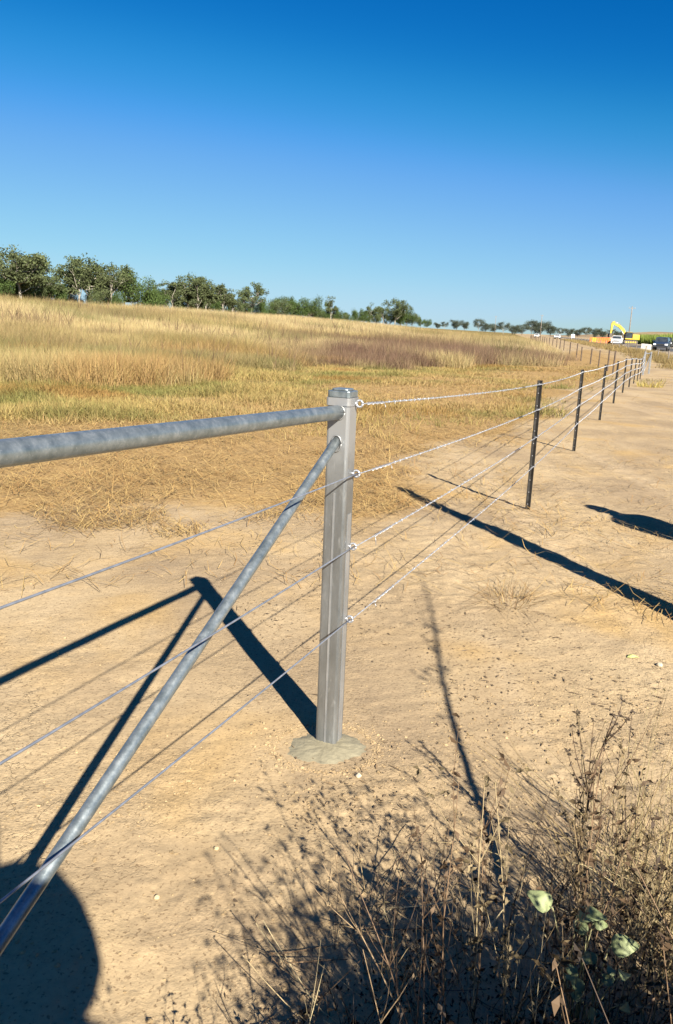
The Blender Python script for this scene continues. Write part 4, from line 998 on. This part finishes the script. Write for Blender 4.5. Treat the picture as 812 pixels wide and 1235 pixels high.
# leafy vine
def leafy():
    x0, y0 = .57, 1.42; t = empty('leafy_weed', (x0, y0, 0), 'small weed with rounded pale grey-green leaves among the dead stems', 'leafy plant')
    base = Vector((0, 0, gzf(x0, y0))); m = noise_mat('grey_green_leaf', (.15, .18, .08), (.23, .26, .13), 30, .6, 0, .1)
    mp_ = noise_mat('grey_green_stem', (.25, .24, .12), (.33, .30, .16), 30, .7)
    stems = MB(); lv = []
    tips_ = [(.460, .452, .023), (.499, .437, .024), (.576, .367, .025), (.528, .40, .016), (.540, .418, .013), (.615, .32, .015), (.519, .286, .017), (.542, .273, .015), (.568, .294, .014), (.546, .212, .014), (.520, .355, .016), (.555, .335, .014), (.59, .30, .011), (.50, .31, .011), (.61, .24, .013), (.53, .24, .013)]
    for tx, tz, s_ in tips_:
        tx += random.uniform(-.008, .008); tz += random.uniform(-.008, .008)
        yy = 1.31+random.uniform(-.02, .02); k_ = yy/1.33; e = Vector((tx*k_-x0, yy-y0, EYE-(EYE-tz)*k_)); mid = base.lerp(e, .5)+Vector((random.uniform(-.02, .02), random.uniform(-.02, .02), .02))
        P = [base, base.lerp(mid, .5)+Vector((0, 0, .01)), mid, mid.lerp(e, .5)+Vector((0, 0, .01)), e]; stems.tube(P, [.0022, .002, .0017, .0014, .001], 5); lv.append((e, s_*.95))
    stems.build('stem', mp_, t, True)
    for p, s in lv:
        a = random.uniform(0, 6.28); tilt = random.uniform(-.5, .7); mb = MB(); n = 14
        ax = Vector((math.sin(a), math.cos(a), random.uniform(-.2, .35))).normalized(); nn = Vector((-.1+random.gauss(0, .25), -.75+random.gauss(0, .25), .9)).normalized(); sd = ax.cross(nn).normalized(); nn = sd.cross(ax)
        vs = [p+ax*s*.2, ]; c_ = p+ax*s*1.15-nn*s*.08; vs = [c_]
        for k in range(n):
            th = 2*math.pi*k/n; rr = s*(1-.12*math.cos(th)*0); u_ = math.cos(th); w_ = math.sin(th)*.82*(1-.12*u_)
            tip_ = max(0, u_)**4*.35; vs.append(p+ax*s*(1.15+u_+tip_)+sd*s*w_*(1-.30*u_)+nn*s*(.42*abs(w_)-.16*u_*u_))
        mb.add(vs, [(0, 1+k, 1+(k+1) % n) for k in range(n)]); mb.tube([p, p+ax*s*.2], .0009, 4)
        lo = mb.build('leaf', m, t, True); so = lo.modifiers.new('t', 'SOLIDIFY'); so.thickness = .0006
leafy()
def shade_bush(name, x, y, n, sx, sy, h, label, ls_=.011, cap=True):  # dead bushes added, mostly out of view, to throw shade over the near weeds
    mb = MB()
    for k in range(n):
        bx, by = x+random.gauss(0, sx), y+random.gauss(0, sy)
        if by > 1.42 or math.hypot(bx-.1, by) < .35: continue
        weed(mb, (bx, by, gzf(bx, by)-.01), (min(random.uniform(.5, 1)*h, max(.10, (1.47 if by < 1 else 1.40)-.98*by)) if cap else random.uniform(.45, 1)*h), None, None, .002, random.choice(SC[2:5]), 5, 30, .1, None, ls_)
    o = mb.build(name, M['stem'], None); v = np.array([w.co[:] for w in o.data.vertices]); v -= np.array([x, y, 0]); o.data.vertices.foreach_set('co', v.astype(np.float32).ravel()); o.data.update()
    o.location = (x, y, 0); o['label'] = label; o['category'] = 'bush'
shade_bush('added_shade_bush', .60, .80, 420, .20, .13, .58, 'unseen twiggy dead bush added below the near right weeds to shade them')
shade_bush('added_shade_bush', .95, .42, 260, .24, .13, .86, 'tall dense dead bush added for shade beside the photographer, nearest of three below view')
shade_bush('added_shade_bush', 1.25, .72, 240, .20, .17, .72, 'second dead bush added for shade right of the first, below the view')
shade_bush('added_shade_bush', .36, 1.24, 420, .18, .10, .46, 'low dark dead bush added for shade at the bottom centre edge of the view', .0095)
shade_bush('added_shade_bush', .76, 1.24, 360, .17, .10, .46, 'low dark dead bush added for shade at the bottom right edge of the view', .0095)
shade_bush('dead_shrub', .96, .76, 330, .11, .10, .90, 'tall dead shrub added for shade just outside the lower right of the view', .013, False)
shade_bush('dead_shrub', .66, .53, 330, .11, .08, 1.0, 'tall unseen dead shrub added for shade between the photographer and the first tall shrub', .014, False)
# fallen leaves, stones
mb = MB(); x, y = 1.497, 3.66
g = gzf(x, y); mb.add([(-.03, -.005, .004), (-.01, .018, .012), (.022, .014, .008), (.035, -.004, .004), (.012, -.016, .010), (-.012, -.014, .006), (0, 0, .018)], [(6, 0, 1), (6, 1, 2), (6, 2, 3), (6, 3, 4), (6, 4, 5), (6, 5, 0)])
mb.build('fallen_leaf', noise_mat('yellow_green_leaf', (.36, .38, .12), (.48, .46, .2), 20, .6), None, loc=(x, y, g), label='curled yellow-green fallen leaf on the dirt at the right', cat='leaf')
def stone(x, y, s, c, label):
    bm = bmesh.new(); bmesh.ops.create_icosphere(bm, subdivisions=3, radius=s)
    for v in bm.verts: v.co *= 1+.28*(vnoise(np.array([v.co.x/s*1.4+x*9]), np.array([v.co.y/s*1.4+v.co.z/s]), 5)[0]-.5); v.co.z *= .7
    me = bpy.data.meshes.new('stone'); bm.to_mesh(me); bm.free(); me.materials.append(noise_mat('stone', c, tuple(q*1.25 for q in c), 30, .9, 0, .4))
    o = bpy.data.objects.new('stone', me); o.location = (x, y, gzf(x, y)+s*.35); link(o, None, label, 'stone')
stone(1.60, 3.58, .016, (.34, .29, .21), 'small pale stone just right of the fallen leaf')
stone(.115, 2.50, .011, (.40, .34, .24), 'pale pebble at the front edge of the concrete footing')
stone(-.45, 1.86, .008, (.36, .27, .16), 'tiny round pebble on the smooth dirt left of the weeds shadow')
stone(-.32, 2.07, .008, (.34, .26, .15), 'tiny pebble between brace and concrete footing')

# ------------------------------------------------------------------ people and posts out of view whose shadows fall in view
M['skin'] = noise_mat('skin', (.42, .24, .16), (.50, .30, .20), 10, .55)
M['navy'] = noise_mat('navy_trousers', (.02, .03, .06), (.035, .045, .08), 15, .9, 0, .2)
M['hivis'] = noise_mat('orange_work_shirt', (.75, .20, .03), (.82, .26, .04), 12, .85, 0, .2)
M['khaki'] = noise_mat('khaki_shirt', (.28, .24, .15), (.34, .29, .19), 12, .9, 0, .2)
M['boot'] = noise_mat('brown_leather', (.10, .06, .035), (.16, .10, .06), 12, .7, 0, .3)
M['hat'] = noise_mat('tan_felt', (.30, .22, .13), (.38, .29, .18), 14, .95, 0, .2)
M['hair'] = noise_mat('dark_hair', (.03, .02, .015), (.06, .04, .03), 40, .7, 0, .4)
def skin_mesh(name, nodes, edges, mat, parent, root=0, sub=2):
    me = bpy.data.meshes.new(name); me.from_pydata([n[0] for n in nodes], edges, []); o = bpy.data.objects.new(name, me); link(o, parent)
    sk = o.modifiers.new('skin', 'SKIN'); me.materials.append(mat); sk.use_smooth_shade = True
    if not me.skin_vertices: me.skin_vertices.new(name='skin')
    for i, n_ in enumerate(nodes):
        r_ = n_[1]; me.skin_vertices[0].data[i].radius = (r_ if isinstance(r_, tuple) else (r_, r_)); me.skin_vertices[0].data[i].use_root = (i == root)
    s = o.modifiers.new('sub', 'SUBSURF'); s.levels = sub; s.render_levels = sub; return o
def person(loc, rz, H_, shirt, label, arms, hatr=None):
    """local: faces +y. arms: list of two (elbow, wrist, hand tip dir)"""
    t = empty('person', loc, label, 'person', rz=rz); k = H_/1.75
    def S(x, y, z): return (x*k, y*k, z*k)
    nodes = []; edges = []
    def nd(p, r_, par=None):
        nodes.append((p, tuple(q*k for q in r_) if isinstance(r_, tuple) else r_*k)); i = len(nodes)-1
        if par is not None: edges.append((par, i))
        return i
    pel = nd(S(0, 0, .95), (.15, .11)); wst = nd(S(0, .0, 1.12), (.13, .10), pel); chs = nd(S(0, -.01, 1.32), (.155, .11), wst); nk0 = nd(S(0, 0, 1.46), (.07, .065), chs)
    nk1 = nd(S(0, .01, 1.53), (.055, .055), nk0); hd = nd(S(0, .025, 1.62), (.078, .09), nk1); hd2 = nd(S(0, .02, 1.70), (.068, .08), hd)
    for sx, (el, wr) in zip((-1, 1), arms):
        sh = nd(S(sx*.19, -.01, 1.42), .058, nk0); e = nd(el, .040, sh); w = nd(wr, .027, e)
        d = (Vector(wr)-Vector(el)).normalized(); pm = nd(tuple(Vector(wr)+d*.05*k), (.034, .016), w)
        side = d.cross(Vector((0, 0, 1))).normalized() if abs(d.z) < .9 else Vector((0, 1, 0))
        for q in range(4):
            b = Vector(wr)+d*.085*k+side*(q-1.5)*.021*k; f0 = nd(tuple(b), .010, pm); ln = [.032, .038, .036, .028][q]*k
            f1_ = nd(tuple(b+d*ln), .009, f0); nd(tuple(b+d*ln*1.7+Vector((0, 0, -.015*k))), .007, f1_)
        tb_ = Vector(wr)+d*.035*k-side*.035*k; a_ = nd(tuple(tb_), .011, w); nd(tuple(tb_+d*.035*k-side*.02*k), .009, a_)
    for sx in (-1, 1):
        hp = nd(S(sx*.095, 0, .88), .09, pel); kn_ = nd(S(sx*.10, .015, .50), .058, hp); an = nd(S(sx*.105, -.01, .10), .036, kn_); ft = nd(S(sx*.115, .09, .045), (.035, .04), an); nd(S(sx*.12, .16, .035), (.035, .028), ft)
    body = skin_mesh('body', nodes, edges, M['skin'], t)
    # shirt
    n2 = [(S(0, 0, .93), (.165*k, .125*k)), (S(0, 0, 1.12), (.15*k, .118*k)), (S(0, -.01, 1.32), (.175*k, .125*k)), (S(0, 0, 1.455), (.085*k, .08*k))]; e2 = [(0, 1), (1, 2), (2, 3)]
    for sx, (el, wr) in zip((-1, 1), arms):
        i = len(n2); n2.append((S(sx*.185, -.01, 1.42), .070*k)); n2.append((tuple(el), .052*k)); n2.append((tuple(Vector(el).lerp(Vector(wr), .85)), .037*k)); e2 += [(3, i), (i, i+1), (i+1, i+2)]
    skin_mesh('shirt', n2, e2, shirt, t)
    n3 = [(S(0, 0, .99), (.162*k, .12*k)), (S(0, 0, .90), (.155*k, .12*k))]; e3 = [(0, 1)]
    for sx in (-1, 1): i = len(n3); n3 += [(S(sx*.10, 0, .80), .10*k), (S(sx*.10, .015, .50), .072*k), (S(sx*.105, -.01, .12), .058*k)]; e3 += [(1, i), (i, i+1), (i+1, i+2)]
    skin_mesh('trousers', n3, e3, M['navy'], t)
    for sx in (-1, 1):
        skin_mesh('boot', [(S(sx*.105, -.015, .13), .052*k), (S(sx*.107, -.02, .055), .05*k), (S(sx*.115, .09, .045), (.047*k, .045*k)), (S(sx*.12, .18, .036), (.043*k, .032*k))], [(0, 1), (1, 2), (2, 3)], M['boot'], t)
    # face
    for sx in (-1, 1):
        mb = MB(); mb.lathe([(.001, -.014), (.010, -.009), (.013, 0), (.010, .009), (.001, .014)], 10, origin=(sx*.032*k, .108*k, 1.635*k)); mb.build('eye', M['white_paint'], t, True)
        skin_mesh('ear', [(S(sx*.082, .01, 1.65), (.010*k, .018*k)), (S(sx*.085, .01, 1.61), (.008*k, .012*k))], [(0, 1)], M['skin'], t, sub=1)
    mb = MB(); mb.tube([S(0, .108, 1.65), S(0, .128, 1.605), S(0, .108, 1.60)], [.008*k, .014*k, .010*k], 8); mb.build('nose', M['skin'], t, True)
    mb = MB(); mb.tube([S(-.025, .105, 1.575), S(0, .114, 1.572), S(.025, .105, 1.575)], .006*k, 8); mb.build('mouth', noise_mat('lips', (.35, .14, .11), (.4, .18, .14), 20, .5), t, True)
    mb = MB(); mb.lathe([(.082, 1.60), (.100, 1.65), (.100, 1.71), (.075, 1.765), (.02, 1.785)], 20); mb.v = [(v[0]*k*.85, v[1]*k*1.0-.012*k, v[2]*k) for v in mb.v]; mb.build('hair', M['hair'], t, True)
    if hatr:
        mb = MB(); c0 = 1.70; mb.lathe([(hatr*.93, 1.575), (hatr, 1.61), (hatr*.985, 1.67), (hatr*.90, 1.76), (hatr*.72, 1.84), (hatr*.42, 1.895), (.001, 1.91)], 32)
        mb.v = [(v[0]*k, v[1]*k+.01*k, v[2]*k) for v in mb.v]; mb.build('hat', M['hat'], t, True)
    return t
# photographer, standing behind the camera and holding the phone at arm's length
sdir = Vector((math.sin(SH_AZ), math.cos(SH_AZ), 0)); lat = Vector((math.cos(SH_AZ), -math.sin(SH_AZ), 0))
pc = sdir*(-.45) + lat*(-.01)
rzp = math.atan2(-(0-pc.x), (0-pc.y)); Rm = Matrix.Rotation(-rzp, 3, 'Z')
def loc_(w): return tuple(Rm @ (Vector(w)-Vector((pc.x, pc.y, 0))))
person((pc.x, pc.y, gzf(pc.x, pc.y)-.005), rzp, 1.53, M['khaki'], 'photographer in wide domed tan sun hat and khaki shirt holding up a phone', [(loc_(tuple(pc+lat*(-.26)+sdir*.12+Vector((0, 0, 1.10)))), loc_(tuple(sdir*(-.13)+lat*(-.22)+Vector((0, 0, 1.38))))), (loc_(tuple(pc+lat*.15+sdir*.12+Vector((0, 0, 1.04)))), loc_(tuple(sdir*(-.13)+lat*(-.19)+Vector((0, 0, 1.34)))))], .222)
mb = MB(); mb.box(-.115, -.036, -.022, -.012, EYE-.145, EYE+.006); mb.build('phone', M['black_plastic'], None, bevel=.003, label='black phone held upright by the photographer', cat='phone')
# companion standing off to the right
q = Vector((2.37, 7.22, 0)) - sdir*(1.72/math.tan(SUN_EL)); kk = 1.72/1.75
person((q.x, q.y, gzf(q.x, q.y)-.005), R(35), 1.72, M['hivis'], 'bareheaded person in orange work shirt standing off to the right of the fence', [((-.20*kk, -.02, 1.14*kk), (-.17*kk, .10, .92*kk)), ((.20*kk, -.02, 1.14*kk), (.17*kk, .10, .92*kk))])
# leaning timber pole off to the right
tip = Vector((.62, 7.78, 0)) + SUN/SUN.z*2.9*1.0; 
tip = Vector((.62, 7.78, 0)) + SUN*(2.9/SUN.z)
mb = MB(); b0 = Vector((2.34, 3.42, 0)); mb.tube([(0, 0, -.3)]+[tuple((tip-b0)*f+Vector((.02*math.sin(f*5), 0, 0))) for f in (.2, .4, .6, .8, .97, 1.0)], [.10, .098, .092, .084, .072, .055, .02], 14)
mb.build('timber_pole', M['old_wood'], None, True, loc=tuple(b0), label='tall weathered timber pole leaning slightly, just outside the right of the view', cat='pole')
# leaning dead sapling near the camera whose shadow runs up towards the fence
tp = Vector((.55, 4.95, 0)) + SUN*(2.75/SUN.z); b0 = Vector((.49, 1.18, 0))
mb = MB(); path = [b0*1.0]
def tub(f): v = b0.lerp(tp, f) + Vector((.02*math.sin(f*9), -.02*math.sin(f*6), 0)); return v
mb.tube([tuple(tub(f)-b0) for f in [i/14 for i in range(15)]], [.0165*(1-.75*i/14) for i in range(15)], 8, (.2, .15, .1))
for k in range(26):
    f = random.uniform(.12, .8); p = tub(f)-b0; P = stem_path(p, random.uniform(.5, 3.6), random.uniform(.5, 1.2), random.uniform(.08, .28), -.2, 4); mb.tube(P, [.003, .0025, .002, .0015, .001], 4, (.2, .15, .1))
    for l in range(3): leafbit(mb, P[-1-l], .03, (.2, .16, .08))
mb.build('dead_sapling', M['stem'], None, loc=(b0.x, b0.y, gzf(b0.x, b0.y)), label='long thin dead sapling leaning over to the right beside the camera', cat='sapling')
